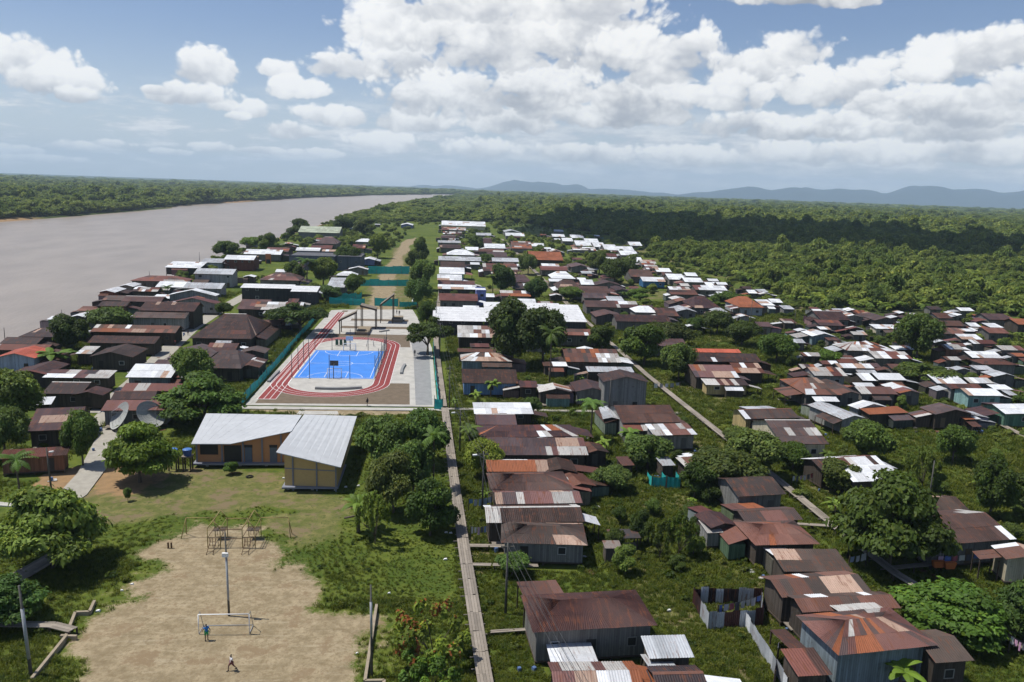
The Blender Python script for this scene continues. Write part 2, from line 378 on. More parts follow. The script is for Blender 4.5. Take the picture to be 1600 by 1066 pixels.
at.data.foreach_set('color', np.stack([w_dirt, w_dry, w_mud, np.ones_like(X)], 1).ravel())
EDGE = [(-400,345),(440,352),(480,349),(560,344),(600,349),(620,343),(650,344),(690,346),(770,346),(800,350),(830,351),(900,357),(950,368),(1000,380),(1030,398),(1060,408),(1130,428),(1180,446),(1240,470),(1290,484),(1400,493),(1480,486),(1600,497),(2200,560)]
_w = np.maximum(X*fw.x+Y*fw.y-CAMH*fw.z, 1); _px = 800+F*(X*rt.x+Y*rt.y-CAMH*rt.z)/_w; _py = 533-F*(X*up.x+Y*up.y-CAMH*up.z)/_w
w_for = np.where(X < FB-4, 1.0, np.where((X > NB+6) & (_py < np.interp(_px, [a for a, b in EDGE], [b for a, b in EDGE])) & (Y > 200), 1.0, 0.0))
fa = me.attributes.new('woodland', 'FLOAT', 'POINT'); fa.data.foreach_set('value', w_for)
me.polygons.foreach_set('use_smooth', [True]*len(me.polygons))
m, t, b = material('ground_cover', .95, .1)
g = t.new('ShaderNodeNewGeometry'); at = t.new('ShaderNodeAttribute', attribute_name='cover'); sc = t.new('ShaderNodeSeparateColor'); t.l.new(at.outputs['Color'], sc.inputs[0])
na = t.noise(g.outputs['Position'], .05, 6, .7); nb = t.noise(g.outputs['Position'], .7, 6, .65); nc = t.noise(g.outputs['Position'], 4.5, 5, .7); nd = t.noise(g.outputs['Position'], .25, 6, .7)
lush = t.mix(t.smooth(t.m('ADD', t.m('MULTIPLY', na.outputs[0], .6), t.m('MULTIPLY', nb.outputs[0], .4)), .40, .60), (.042, .075, .009), (.115, .140, .020))
lush = t.mix(t.smooth(nc.outputs[0], .3, .75), lush, t.mix(.5, lush, (.11, .13, .035)))
dry = t.mix(t.smooth(nb.outputs[0], .35, .65), (.10, .115, .03), (.215, .185, .075))
nq = t.noise(g.outputs['Position'], 1.4, 8, .75); dry = t.mix(t.smooth(nq.outputs[0], .45, .60), dry, (.085, .098, .028)); dry = t.mix(t.smooth(nd.outputs[0], .50, .60), dry, (.175, .135, .075))
dirt = t.mix(t.smooth(t.m('ADD', t.m('MULTIPLY', nb.outputs[0], .5), t.m('MULTIPLY', nd.outputs[0], .5)), .33, .68), (.195, .152, .088), (.385, .312, .198))
ne = t.noise(g.outputs['Position'], 1.9, 8, .75); tm = t.new('ShaderNodeMapping'); t.l.new(g.outputs['Position'], tm.inputs[0]); tm.inputs['Rotation'].default_value = (0, 0, .35); tm.inputs['Scale'].default_value = (.12, 1.3, 1); nt_ = t.noise(tm.outputs[0], 1, 6, .65)
dirt = t.mix(t.m('MULTIPLY', t.smooth(nt_.outputs[0], .52, .68), .5), dirt, (.39, .33, .225)); dirt = t.mix(t.m('MULTIPLY', t.smooth(ne.outputs[0], .46, .62), .7), dirt, (.19, .142, .082)); dirt = t.mix(t.smooth(nd.outputs[0], .53, .63), dirt, (.225, .165, .098)); dirt = t.mix(t.m('MULTIPLY', t.smooth(nc.outputs[0], .55, .8), .35), dirt, (.16, .12, .075))
mud = t.mix(nb.outputs[0], (.15, .105, .06), (.40, .25, .125))
def thr(w): return t.smooth(t.m('ADD', w, t.m('ADD', t.m('MULTIPLY', t.m('SUBTRACT', nb.outputs[0], .5), .8), t.m('MULTIPLY', t.m('SUBTRACT', nc.outputs[0], .5), .7))), .36, .64)
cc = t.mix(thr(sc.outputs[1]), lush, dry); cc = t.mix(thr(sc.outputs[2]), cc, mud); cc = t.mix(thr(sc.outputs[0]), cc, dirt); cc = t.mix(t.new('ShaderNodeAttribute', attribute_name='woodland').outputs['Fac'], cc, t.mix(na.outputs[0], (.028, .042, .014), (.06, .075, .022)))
t.l.new(cc, b.inputs['Base Color'])
bp = t.new('ShaderNodeBump'); bp.inputs['Strength'].default_value = .6; bp.inputs['Distance'].default_value = .12
t.l.new(t.m('ADD', nb.outputs[0], t.m('MULTIPLY', nc.outputs[0], .5)), bp.inputs['Height']); t.l.new(bp.outputs[0], b.inputs['Normal'])
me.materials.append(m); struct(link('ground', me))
# river water
wy = np.concatenate([np.linspace(-600, 1200, 40), np.linspace(1300, yend+900, 40)])
mb = MB()
for a, b_ in zip(wy[:-1], wy[1:]):
    mb.poly([(float(interp(far_bank, a))-14, a, -1.6), (float(interp(near_bank, a))+14, a, -1.6), (float(interp(near_bank, b_))+14, b_, -1.6), (float(interp(far_bank, b_))-14, b_, -1.6)])
m, t, b = material('river_water', .34, .42)
g = t.new('ShaderNodeNewGeometry'); mp = t.new('ShaderNodeMapping'); t.l.new(g.outputs['Position'], mp.inputs[0]); mp.inputs['Scale'].default_value = (.05, .02, .05)
n1 = t.noise(mp.outputs[0], 1, 5, .6); mp2 = t.new('ShaderNodeMapping'); t.l.new(g.outputs['Position'], mp2.inputs[0]); mp2.inputs['Scale'].default_value = (.9, .28, .5); n2 = t.noise(mp2.outputs[0], 1, 5, .6)
t.l.new(t.mix(t.smooth(n1.outputs[0], .3, .7), (.26, .213, .162), (.325, .268, .208)), b.inputs['Base Color'])
bp = t.new('ShaderNodeBump'); bp.inputs['Strength'].default_value = .55; bp.inputs['Distance'].default_value = .3
t.l.new(t.m('ADD', n2.outputs[0], t.m('MULTIPLY', n1.outputs[0], 1.5)), bp.inputs['Height']); t.l.new(bp.outputs[0], b.inputs['Normal'])
struct(mb.build('river', m, fix=False))
# distant blue hills
def hills(px0, px1, R, peaks, name, base=-40):
    mb = MB(); n = 90; rows = 7
    def az_of(px): return math.atan2(ray(px, 300).x, ray(px, 300).y)
    P0, P1 = az_of(px0), az_of(px1); vs = []
    for j in range(rows):
        rr = R*(1+.26*(j/(rows-1)-.35)); prof = math.sin(math.pi*min(1, max(0, j/(rows-1))))**.8
        for i in range(n+1):
            a = P0+(P1-P0)*i/n; h = 0
            for pp, hh, ww in peaks: h = max(h, hh*math.exp(-((a-az_of(pp))/(ww/F))**2)) if hh > 0 else h
            edge = min(1, 6*min(i, n-i)/n); nn = float(vnoise(i*1.0, j*3.0, 5, 11))*.5+float(vnoise(i*1.0, j*3.0, 2, 12))*.3
            vs.append((math.sin(a)*rr, math.cos(a)*rr, base + (h*(.62+.6*nn)+25)*prof*edge))
    mb.v = vs
    for j in range(rows-1):
        for i in range(n):
            k = j*(n+1)+i; mb.f.append((k, k+1, k+n+2, k+n+1)); mb.c.append((1,1,1))
    return struct(mb.build(name, M['hill'], smooth=True))
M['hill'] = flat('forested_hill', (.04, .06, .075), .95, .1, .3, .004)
hills(610, 1120, 16000, [(655,140,26),(700,85,40),(810,255,42),(850,230,50),(895,215,26),(960,120,80),(1050,85,60)], 'hills', -35)
hills(1010, 1760, 14500, [(1090,150,60),(1170,250,70),(1260,265,90),(1330,265,90),(1450,350,80),(1520,335,80),(1620,330,100)], 'hills', -35)

# ------------------------------------------------------------------ vegetation
def leaves_mesh(name, cents, nrm, size, mat, seed, aspect=1.7, cols=None, droop=0.0):
    """many small leaf faces (kite of two triangles) at points, facing roughly along nrm"""
    r = np.random.RandomState(seed); n = len(cents)
    nr = nrm + r.normal(0, .36, (n, 3)); nr /= np.linalg.norm(nr, axis=1)[:, None]+1e-9
    a = np.cross(nr, r.normal(0, 1, (n, 3))); a /= np.linalg.norm(a, axis=1)[:, None]+1e-9; b = np.cross(nr, a)
    sz = (size*(.65+.7*r.rand(n)))[:, None]; L = a*sz*aspect*.5; Wd = b*sz*.5
    v = np.stack([cents-L, cents+Wd+nr*sz*.12, cents+L-np.array([0,0,1])*sz*droop, cents-Wd+nr*sz*.12], 1).reshape(-1, 3)
    me = bpy.data.meshes.new(name); i = np.arange(n)*4
    lo = np.stack([i, i+1, i+2, i+3], 1).ravel().astype(np.int32)
    me.vertices.add(n*4); me.vertices.foreach_set('co', v.ravel()); me.loops.add(n*4); me.loops.foreach_set('vertex_index', lo)
    me.polygons.add(n); me.polygons.foreach_set('loop_start', np.arange(0, n*4, 4, dtype=np.int32)); me.update(calc_edges=True)
    if cols is None: cols = (.72+.55*r.rand(n))[:, None]*np.ones((1, 3))
    cc = np.repeat(np.concatenate([cols, np.ones((n, 1))], 1), 4, 0)
    at = me.color_attributes.new('Col', 'FLOAT_COLOR', 'CORNER'); at.data.foreach_set('color', cc.ravel())
    me.materials.append(mat); return me
def crown(seed, kind, n, size, mat):
    """unit crown: radius 1 in x/y, from z=.2 to 1"""
    r = np.random.RandomState(seed); lob = []
    if kind == 'almond':
        for lay, (z, rad, k) in enumerate([(.40, .95, 9), (.58, .85, 8), (.74, .62, 6), (.90, .30, 3)]):
            for i in range(k):
                a = 2*math.pi*(i/k)+r.rand()*.9+lay; q = rad*(.45+.5*r.rand()); lob.append((q*math.cos(a), q*math.sin(a), z+r.normal(0, .035), .34+.12*r.rand(), .34+.12*r.rand(), .095))
    elif kind == 'round':
        for i in range(22):
            d = r.normal(0, 1, 3); d /= np.linalg.norm(d); q = .35+.4*r.rand(); s = .22+.18*r.rand(); lob.append((d[0]*q, d[1]*q, .62+d[2]*.25, s, s, s*.55))
    elif kind == 'wide':
        for i in range(24):
            a = r.rand()*6.28; q = .85*math.sqrt(r.rand()); s = .2+.16*r.rand(); lob.append((q*math.cos(a), q*math.sin(a), .8-.25*q*q+r.normal(0, .05), s, s, s*.35))
    elif kind == 'tall':
        for i in range(20):
            a = r.rand()*6.28; z = .28+.68*r.rand(); q = .65*math.sqrt(r.rand())*(1.15-z)*1.5; s = .22+.2*r.rand(); lob.append((q*math.cos(a), q*math.sin(a), z, s, s, s*.45))
    elif kind == 'sparse':
        for i in range(26):
            a = r.rand()*6.28; q = .9*math.sqrt(r.rand()); s = .10+.09*r.rand(); lob.append((q*math.cos(a), q*math.sin(a), .5+.5*r.rand()-.25*q, s, s, s*.8))
    lob = np.array(lob); w = lob[:, 3]*lob[:, 4]; idx = r.choice(len(lob), n, p=w/w.sum()); Lb = lob[idx]
    d = r.normal(0, 1, (n, 3)); d[:, 2] += .35; d /= np.linalg.norm(d, axis=1)[:, None]; q = (r.rand(n)**.4)[:, None]
    q[r.rand(n) < .06] *= 1.25
    c_ = Lb[:, :3] + d*q*Lb[:, 3:6]
    tone = .62+.5*r.rand(len(lob)); cols = (tone[idx]*(.75+.5*r.rand(n)))[:, None]*np.array([[1, 1, 1]])
    yel = r.rand(n) < .10; cols[yel] *= np.array([1.5, 1.25, .9])
    if kind == 'sparse' and seed > 48: cols *= np.array([1.2, 1.15, .8])
    elif kind == 'sparse':
        red = r.rand(n) < np.where(r.rand(len(lob))[idx] < .25, .55, .05); cols[red] = np.array([2.6, .55, .9]); cols[~red] *= np.array([1.5, 1.35, .8])
    return leaves_mesh('crown', c_, d*.5+np.array([0, 0, .85]), size, mat, seed+1, cols=cols, droop=.05), lob
def trunk_mesh(lob, seed, r0_=.045, fork=.32):
    r = random.Random(seed); mb = MB()
    mb.tube([(0,0,-.03),(.01,0,.12),(.015,.01,fork)], [r0_*1.25, r0_, r0_*.8], 8)
    L = sorted(lob.tolist(), key=lambda q: -q[3])[:9]
    for q in L:
        mid = (q[0]*.45+r.uniform(-.04,.04), q[1]*.45, fork+(q[2]-fork)*.6)
        mb.tube([(.015,.01,fork-.02), mid, (q[0]*.9, q[1]*.9, q[2])], [r0_*.6, r0_*.38, r0_*.12], 5)
    return mb.mesh('trunk', M['bark'], True)
def palm_meshes(seed, nf=15, length=.62, fold=.9, broad=.075, mat=None, zc=.80):
    """unit palm (height 1): fronds with paired leaflets"""
    r = np.random.RandomState(seed); cs, ns, v, f, cols = [], [], [], [], []
    for i in range(nf):
        a = 2*math.pi*i/nf+r.normal(0, .15); e = math.radians(r.uniform(5, 65)); L = length*(.8+.35*r.rand()); p = np.array([0, 0, zc]); tone = .7+.6*r.rand()
        seg = 10; dirh = np.array([math.cos(a), math.sin(a), 0]); prev = p; side = np.array([-math.sin(a), math.cos(a), 0])
        for k in range(seg):
            t_ = (k+1)/seg; e2 = e-t_*fold*1.5; nxt = prev+(dirh*math.cos(e2)+np.array([0, 0, math.sin(e2)]))*L/seg
            wd = broad*math.sin(math.pi*min(1, .12+.86*t_))
            for sd in (-1, 1):
                i0 = len(v); tip = side*sd*wd*(1+.3*r.rand())+np.array([0, 0, -wd*.55])
                v += [prev, nxt, nxt+tip, prev+tip+(nxt-prev)*.45]; f.append((i0, i0+1, i0+2, i0+3)); cols.append((tone*.95, tone, tone*.9))
            prev = nxt
    mb = MB(); mb.v = [tuple(map(float, q)) for q in v]; mb.f = f; mb.c = [tuple(map(float, q)) for q in cols]
    cm = mb.mesh('crown', mat)
    mb = MB(); mb.tube([(0,0,-.02),(.02,0,.3),(.01,.01,.6),(0,0,zc)], [.020, .015, .013, .012], 7); tm = mb.mesh('trunk', M['bark'], True)
    return cm, tm
def plantain_meshes(seed, mat):
    r = np.random.RandomState(seed); mb = MB()
    for s_ in range(3):
        ox, oy = r.normal(0, .14, 2); hh = .45+.15*r.rand()
        for i in range(7):
            a = r.rand()*6.28; e = math.radians(r.uniform(25, 75)); L = .55*(.7+.4*r.rand()); prev = np.array([ox, oy, hh]); sg = 6; tone = .75+.6*r.rand(); mb.col = (tone*1.15, tone*1.15, tone*.8)
            dirh = np.array([math.cos(a), math.sin(a), 0]); side = np.array([-math.sin(a), math.cos(a), 0])
            for k in range(sg):
                t_ = (k+1)/sg; e2 = e-t_*1.5; nxt = prev+(dirh*math.cos(e2)+np.array([0, 0, math.sin(e2)]))*L/sg
                w0 = .10*math.sin(math.pi*min(1, .08+.9*k/sg)); w1 = .10*math.sin(math.pi*min(1, .08+.9*t_))
                for sd in (-1, 1): mb.poly([prev, nxt, nxt+side*sd*w1+np.array([0,0,-.3*w1]), prev+side*sd*w0+np.array([0,0,-.3*w0])])
                prev = nxt
    cm = mb.mesh('crown', mat); mb = MB(); mb.tube([(0,0,-.02),(.02,.01,.25),(0,0,.5)], [.05, .04, .03], 7)
    return cm, mb.mesh('trunk', M['bark'], True)
TREES = {}
for kind, n, sz in (('almond', 15000, .062), ('round', 14000, .055), ('wide', 11000, .055), ('tall', 11000, .058), ('sparse', 2600, .055)):
    TREES[kind] = []
    for k in range(3 if kind in ('almond', 'round') else 2):
        cm, lob = crown(40+k*7+len(kind), kind, n, sz, M['leaf']); TREES[kind].append((cm, trunk_mesh(lob, k, .045 if kind != 'sparse' else .025, .3 if kind != 'sparse' else .15)))
TREES['palm'] = [palm_meshes(3, 17, .36, .9, .055, M['leaf'], .80), palm_meshes(9, 15, .34, 1.1, .055, M['leaf'], .82)]
TREES['plantain'] = [plantain_meshes(5, M['leaf']), plantain_meshes(6, M['leaf'])]

# --- forest: countless crowns on both sides, one mass each
def instancer(name, pts, scl, rot, idx, protos, label):
    me = bpy.data.meshes.new(name); me.vertices.add(len(pts)); me.vertices.foreach_set('co', np.asarray(pts, np.float32).ravel())
    for an, typ, data in (('scl', 'FLOAT_VECTOR', scl), ('rot', 'FLOAT', rot), ('idx', 'INT', idx)):
        a = me.attributes.new(an, typ, 'POINT'); a.data.foreach_set('vector' if typ == 'FLOAT_VECTOR' else 'value', np.asarray(data, np.int32 if typ == 'INT' else np.float32).ravel())
    o = link(name, me); stuff(o, label)
    ng = bpy.data.node_groups.new(name, 'GeometryNodeTree')
    ng.interface.new_socket('Geometry', in_out='INPUT', socket_type='NodeSocketGeometry'); ng.interface.new_socket('Geometry', in_out='OUTPUT', socket_type='NodeSocketGeometry')
    N, L = ng.nodes, ng.links; gi, go = N.new('NodeGroupInput'), N.new('NodeGroupOutput'); ip = N.new('GeometryNodeInstanceOnPoints'); ip.inputs['Pick Instance'].default_value = True
    jn = N.new('GeometryNodeJoinGeometry')
    for po in reversed(protos):
        oi = N.new('GeometryNodeObjectInfo'); oi.inputs['Object'].default_value = po; oi.inputs['As Instance'].default_value = True; L.new(oi.outputs['Geometry'], jn.inputs[0])
    def attr(nm, typ):
        a = N.new('GeometryNodeInputNamedAttribute'); a.data_type = typ; a.inputs['Name'].default_value = nm; return a.outputs[0]
    cx = N.new('ShaderNodeCombineXYZ'); L.new(attr('rot', 'FLOAT'), cx.inputs[2])
    L.new(gi.outputs[0], ip.inputs['Points']); L.new(jn.outputs[0], ip.inputs['Instance']); L.new(attr('idx', 'INT'), ip.inputs['Instance Index'])
    L.new(attr('scl', 'FLOAT_VECTOR'), ip.inputs['Scale']); L.new(cx.outputs[0], ip.inputs['Rotation']); L.new(ip.outputs[0], go.inputs[0])
    o.modifiers.new('scatter', 'NODES').node_group = ng
    return o
def proto(me): return bpy.data.objects.new(me.name, me)
fp = []
for k, (kind, n, sz) in enumerate([('round', 2600, .125), ('round', 2600, .12), ('wide', 2200, .12), ('tall', 2400, .125), ('round', 2200, .13), ('wide', 2200, .13)]):
    fp.append(proto(crown(200+k, kind, n, sz, M['forest'])[0]))
fp.append(proto(palm_meshes(31, 13, .55, .9, .10, M['forest'], .62)[0])); fp.append(proto(plantain_meshes(32, M['forest'])[0]))
def forest_points():
    r = np.random.RandomState(5); pts = []
    d = 230.0
    while d < 7200:
        s_ = max(4.4, d/140); dd = s_*.9; na_ = int(1.62*d/s_)
        a = -.80+YAW+1.62*(np.arange(na_)+r.rand(na_))/na_; q = d+dd*r.rand(na_)
        pts.append(np.stack([np.sin(a)*q, np.cos(a)*q, np.full(na_, s_)], 1)); d += dd
    p = np.concatenate(pts); x, y, s_ = p.T
    nb, fb = interp(near_bank, y), interp(far_bank, y)
    left = x < fb-5+(vnoise(x, y, 25, 3)-.5)*6
    qx = x; qy = y; w = qx*fw.x+qy*fw.y-CAMH*fw.z; px = 800+F*(qx*rt.x+qy*rt.y-CAMH*rt.z)/w; py = 533-F*(qx*up.x+qy*up.y-CAMH*up.z)/w
    e = np.interp(px, [a for a, b in EDGE], [b for a, b in EDGE])
    right = (x > nb+6) & (py < e + (vnoise(x, y, 20, 9)-.5)*6)
    return p[left], p[right]
def plant_forest(p, name, label, palms):
    r = np.random.RandomState(len(p)); x, y, s_ = p.T; n = len(p)
    big_ = r.rand(n) < .07; h = (3.6+5.5*r.rand(n)+7*vnoise(x, y, 70, 21))*np.where(big_, 1.65, 1)*np.clip(.75+y/3000, .75, 1.15)
    nbk = (x-interp(near_bank, y) < 170) & (x > interp(near_bank, y)) & (y > 700); h = np.where(nbk, h*.55, h)
    rad = s_*(.45+.75*r.rand(n)**1.6)*np.where(big_, 1.3, 1)*(.85+.45*vnoise(x, y, 55, 23))
    h = np.where(y < 1600, np.minimum(h, np.where(big_, 2.2, 1.0+.7*r.rand(n))*rad+1.4), h)
    idx = r.choice(6, n)
    if palms:
        pm = (r.rand(n) < .6*np.clip((950-y)/500, 0, 1)) & (vnoise(x, y, 45, 33) > .45); idx[pm] = np.where(r.rand(pm.sum()) < .4, 6, 7); h[pm] = 4.5+3.5*r.rand(pm.sum()); rad[pm] = h[pm]*.95
    scl = np.stack([rad, rad, h], 1); pts = np.stack([x, y, -.12*h], 1)
    instancer(name, pts, scl, r.rand(n)*6.28, idx, fp, label)
fl, fr = forest_points()
plant_forest(fl, 'forest', 'dense dark green river forest on the far bank of the brown river', False)
plant_forest(fr, 'forest', 'wide rainforest and plantain thicket behind the town on the right', True)

# --- the cloud whose shadow darkens a band of forest (it floats above the picture)
alt = 1150.0; sh = to_sun*(alt/to_sun.z)
band = [(785,347),(815,336),(860,331),(980,328),(1150,340),(1300,347),(1450,358),(1600,368),(1760,380),(1760,399),(1600,385),(1450,383),(1300,374),(1150,366),(1030,368),(930,358),(850,350)]
bw_ = [(U(a, b_, 12).x, U(a, b_, 12).y) for a, b_ in band]; ys_ = [q[1] for q in bw_]; xs_ = [q[0] for q in bw_]
r = np.random.RandomState(3); bm = bmesh.new(); cnt = 0
for k in range(9000):
    x, y = r.uniform(min(xs_), max(xs_)), r.uniform(min(ys_), max(ys_)); d = float(pip(bw_, np.array([x]), np.array([y]))[0])
    if d < 5 or cnt > 420: continue
    cnt += 1; rr = min(d*.97+3, 130); mt = Matrix.Translation((x+sh.x, y+sh.y, alt+r.rand()*40)) @ Matrix.Diagonal((rr, rr, rr*.45, 1))
    bmesh.ops.create_icosphere(bm, subdivisions=2, radius=1, matrix=mt)
for v in bm.verts: v.co += Vector(r.normal(0, 3.5, 3))
me = bpy.data.meshes.new('cloud'); bm.to_mesh(me); bm.free(); me.materials.append(flat('cloud_vapour', (.85, .85, .86), 1, 0, .03)); me.polygons.foreach_set('use_smooth', [True]*len(me.polygons))
struct(link('cloud', me))
# --- air: blue haze over the plain
mb = MB(); mb.box(-21000, 21000, -2600, 21000, -6, 560)
m = bpy.data.materials.new('haze_air'); m.use_nodes = True; t = NT(m.node_tree); t.n.remove(t.n['Principled BSDF'])
vp = t.new('ShaderNodeVolumePrincipled'); vp.inputs['Color'].default_value = (.64, .81, 1, 1); vp.inputs['Density'].default_value = HAZE; vp.inputs['Anisotropy'].default_value = 0
t.l.new(vp.outputs[0], t.n['Material Output'].inputs['Volume'])
hz = mb.build('haze', m); stuff(hz, 'thin bluish haze in the air over the river plain')

# ------------------------------------------------------------------ sports ground
def sheet(name, pts, z, mat, parent=None, base=None):
    """flat paved area; base given -> solid slab down to base"""
    mb = MB(); top = [(x, y, z) for x, y in pts]; mb.poly(top)
    if base is not None:
        n = len(pts)
        for i in range(n):
            a, b_ = pts[i], pts[(i+1) % n]; mb.poly([(a[0], a[1], base), (b_[0], b_[1], base), (b_[0], b_[1], z), (a[0], a[1], z)])
    return mb.build(name, mat, parent, fix=base is not None)
def ribbon(name, pts, w, z, mat, closed=False, parent=None):
    mb = MB(); pts = [Vector((p[0], p[1])) for p in pts]; n = len(pts); L = []
    for i in range(n):
        a = pts[(i-1) % n] if closed or i > 0 else pts[i]; b_ = pts[(i+1) % n] if closed or i < n-1 else pts[i]
        d = (b_-a).normalized(); nn = Vector((-d.y, d.x))*w*.5; L.append((pts[i]+nn, pts[i]-nn))
    for i in range(n if closed else n-1):
        a, b_ = L[i], L[(i+1) % n]; mb.poly([(a[0].x, a[0].y, z), (a[1].x, a[1].y, z), (b_[1].x, b_[1].y, z), (b_[0].x, b_[0].y, z)])
    return mb.build(name, mat, parent, fix=False)
plaza = struct(sheet('plaza', [(-38.6,156.2),(-.6,156.2),(-2.6,216),(-6,250),(-10.5,284),(-34,281),(-38.4,279)], .10, M['concrete'], base=-.3))
struct(sheet('paving', [(-5.0,157.4),(-1.6,157.4),(-3.4,214),(-5.6,246),(-10.2,246),(-7.2,205)], .104, M['grey_conc']))
for pts in ([(-36.9,157.6),(-6.2,157.6),(-7.0,175.2),(-36.9,175.2)], [(-33,216),(-8.5,216),(-9.6,234.5),(-33,234.5)], [(-31,244),(-10.5,244),(-10.7,248),(-31,248)], [(-29.5,258),(-10.8,258),(-11,262),(-29.5,262)], [(-34.5,275.6),(-32.6,275.6),(-32.6,279),(-34.5,279)]):
    struct(sheet('planting_bed', pts, .104, M['bed']))
CX = -24.3
def oval(hx, ry, y0=175.0, y1=217.5, n=28):
    pts = []
    for i in range(n+1): a = math.pi+math.pi*i/n; pts.append((CX+hx*math.cos(a), y0+ry*math.sin(a)))
    for i in range(n+1): a = math.pi*i/n; pts.append((CX+hx*math.cos(a), y1+ry*math.sin(a)))
    return pts
o_out, o_in = oval(12.95, 12.2), oval(9.25, 8.6)
mb = MB(); n = len(o_out)
for i in range(n):
    j = (i+1) % n; mb.poly([(*o_out[i], .112), (*o_out[j], .112), (*o_in[j], .112), (*o_in[i], .112)])
track = struct(mb.build('running_track', M['track'], fix=False))
struct(sheet('infield', o_in, .108, M['concrete']))
struct(sheet('running_track', [(-37.2,160.6),(-33.5,160.6),(-33.2,274.6),(-35.6,274.6)], .116, M['track']))
for f_ in (0, .34, .67, 1): struct(ribbon('lane_line', oval(9.25+3.7*f_, 8.6+3.6*f_), .10, .1235, M['white'], True))
for f_ in (0, .34, .67, 1): struct(ribbon('lane_line', [(-37.2+3.7*f_, 160.6), (-35.6+2.4*f_, 274.6)], .10, .120, M['white']))
struct(ribbon('lane_line', [(-37.2,160.7),(-33.5,160.7)], .2, .1265, M['white'])); struct(ribbon('kerb', [(-38.1,157),(-37.9,278.5)], .9, .128, M['concrete']))
court = struct(sheet('sports_court', [(-33.2,179.2),(-15.4,179.2),(-15.2,210.2),(-33.0,210.2)], .1165, M['court']))
def cl(pts, w=.12, z=.1205, closed=False): struct(ribbon('court_line', pts, w, z, M['white'], closed))
cl([(-32.4,180.2),(-16.2,180.2),(-16.0,209.2),(-32.2,209.2)], closed=True); cl([(-32.3,194.7),(-16.1,194.7)], z=.1245)
cl([(-24.2+2.4*math.cos(a/20*6.283), 194.7+2.4*math.sin(a/20*6.283)) for a in range(20)], z=.1275, closed=True)
for yy, s_ in ((180.2, 1), (209.2, -1)):
    cl([(-24.2+6.2*math.cos(a/18*math.pi), yy+s_*5.2*math.sin(a/18*math.pi)) for a in range(19)], z=.1275)
    cl([(-26.6,yy),(-26.6,yy+s_*5.8),(-21.8,yy+s_*5.8),(-21.8,yy)], z=.1305)
# posts with high wire round the court
CP = [(-33.6,179.0),(-29.6,178.6),(-25.2,178.6),(-20.6,178.6),(-15.0,178.8),(-14.8,186.5),(-14.7,194.5),(-14.6,202.5),(-14.6,210.8),(-19.5,211.2),(-24.2,211.2),(-29,211.2),(-33.4,210.8),(-33.6,202),(-33.6,194.5),(-33.6,187)]
where = ['near left corner','first along the near end','second along the near end','third along the near end','near right corner','first along the right side','second along the right side','third along the right side','far right corner','first along the far end','second along the far end','third along the far end','far left corner','third along the left side','second along the left side','first along the left side']
for (x, y), wq in zip(CP, where):
    t_ = thing('fence_post', f'thin dark steel post round the blue court, {wq}', 'post', (x, y, .1), 0, 'posts round the blue court')
    mb = MB(); mb.tube([(0,0,0),(0,0,5.6)], .075, 6); mb.build('pole', M['metal'], t_, smooth=True)
    mb = MB(); mb.box(-.22,.22,-.22,.22,0,.12); mb.build('base_block', M['concrete'], t_)
for k, (a, b_) in enumerate([((-15,178.8),(-14.8,186.5)), ((-14.8,186.5),(-14.7,194.5)), ((-14.7,194.5),(-14.6,202.5)), ((-14.6,202.5),(-14.6,210.8))]):
    t_ = thing('court_fence', f'open dark mesh fence bay right of the blue court, {["nearest","second","third","farthest"][k]} of four', 'fence', (0,0,0), 0, 'mesh fence bays')
    for j in range(9):
        mb = MB(); f_ = (j+.5)/9; x = a[0]+(b_[0]-a[0])*f_; y = a[1]+(b_[1]-a[1])*f_; mb.tube([(x,y,.3),(x,y,4.2)], .02, 4); mb.build('bar', M['metal'], t_)
    for z in (.3, 1.6, 2.9, 4.2):
        mb = MB(); mb.tube([(a[0],a[1],z),(b_[0],b_[1],z)], .03, 4); mb.build('rail', M['metal'], t_)
def goal(x, y, w, h, d, label, face=1, mat=None, netc=(.6,.6,.58)):
    t_ = thing('goal', label, 'goal', (x, y, 0.0))
    r_ = .055; mat = mat or M['white']
    for s_ in (-1, 1):
        mb = MB(); mb.tube([(s_*w/2,0,0),(s_*w/2,0,h)], r_, 8); mb.build('post', mat, t_, smooth=True)
        mb = MB(); mb.tube([(s_*w/2,0,h),(s_*w/2,face*d*.35,h),(s_*w/2,face*d,.05)], r_*.7, 6); mb.build('side_bar', M['steel'], t_, smooth=True)
        mb = MB(); mb.tube([(s_*w/2,0,.05),(s_*w/2,face*d,.05)], r_*.7, 6); mb.build('ground_bar', M['steel'], t_, smooth=True)
    mb = MB(); mb.tube([(-w/2,0,h),(w/2,0,h)], r_, 8); mb.build('crossbar', mat, t_, smooth=True)
    mb = MB(); mb.tube([(-w/2,face*d,.05),(w/2,face*d,.05)], r_*.7, 6); mb.build('back_bar', M['steel'], t_, smooth=True)
    return t_
def net(t_, w, h, d, face, mat, st=.32):
    mb = MB(); k = int(w/st)
    for i in range(k+1):
        x = -w/2+w*i/k; mb.tube([(x,face*d*.35,h),(x,face*d,.05)], .008, 3, False)
    for j in range(int(h/st)+1):
        f_ = j/int(h/st); mb.tube([(-w/2,face*(d*.35+d*.65*f_),h*(1-f_)+.05*f_),(w/2,face*(d*.35+d*.65*f_),h*(1-f_)+.05*f_)], .008, 3, False)
    mb.build('net', mat, t_, fix=False)
g1 = goal(-20.8, 73.5, 4.85, 2.1, 1.5, 'bare white football goal on the sandy field', 1)
g2 = goal(-24.2, 180.0, 3.2, 2.1, 1.1, 'small white goal at the near end of the blue court', -1); g2.location.z = .12; net(g2, 3.2, 2.1, 1.1, -1, M['white'])
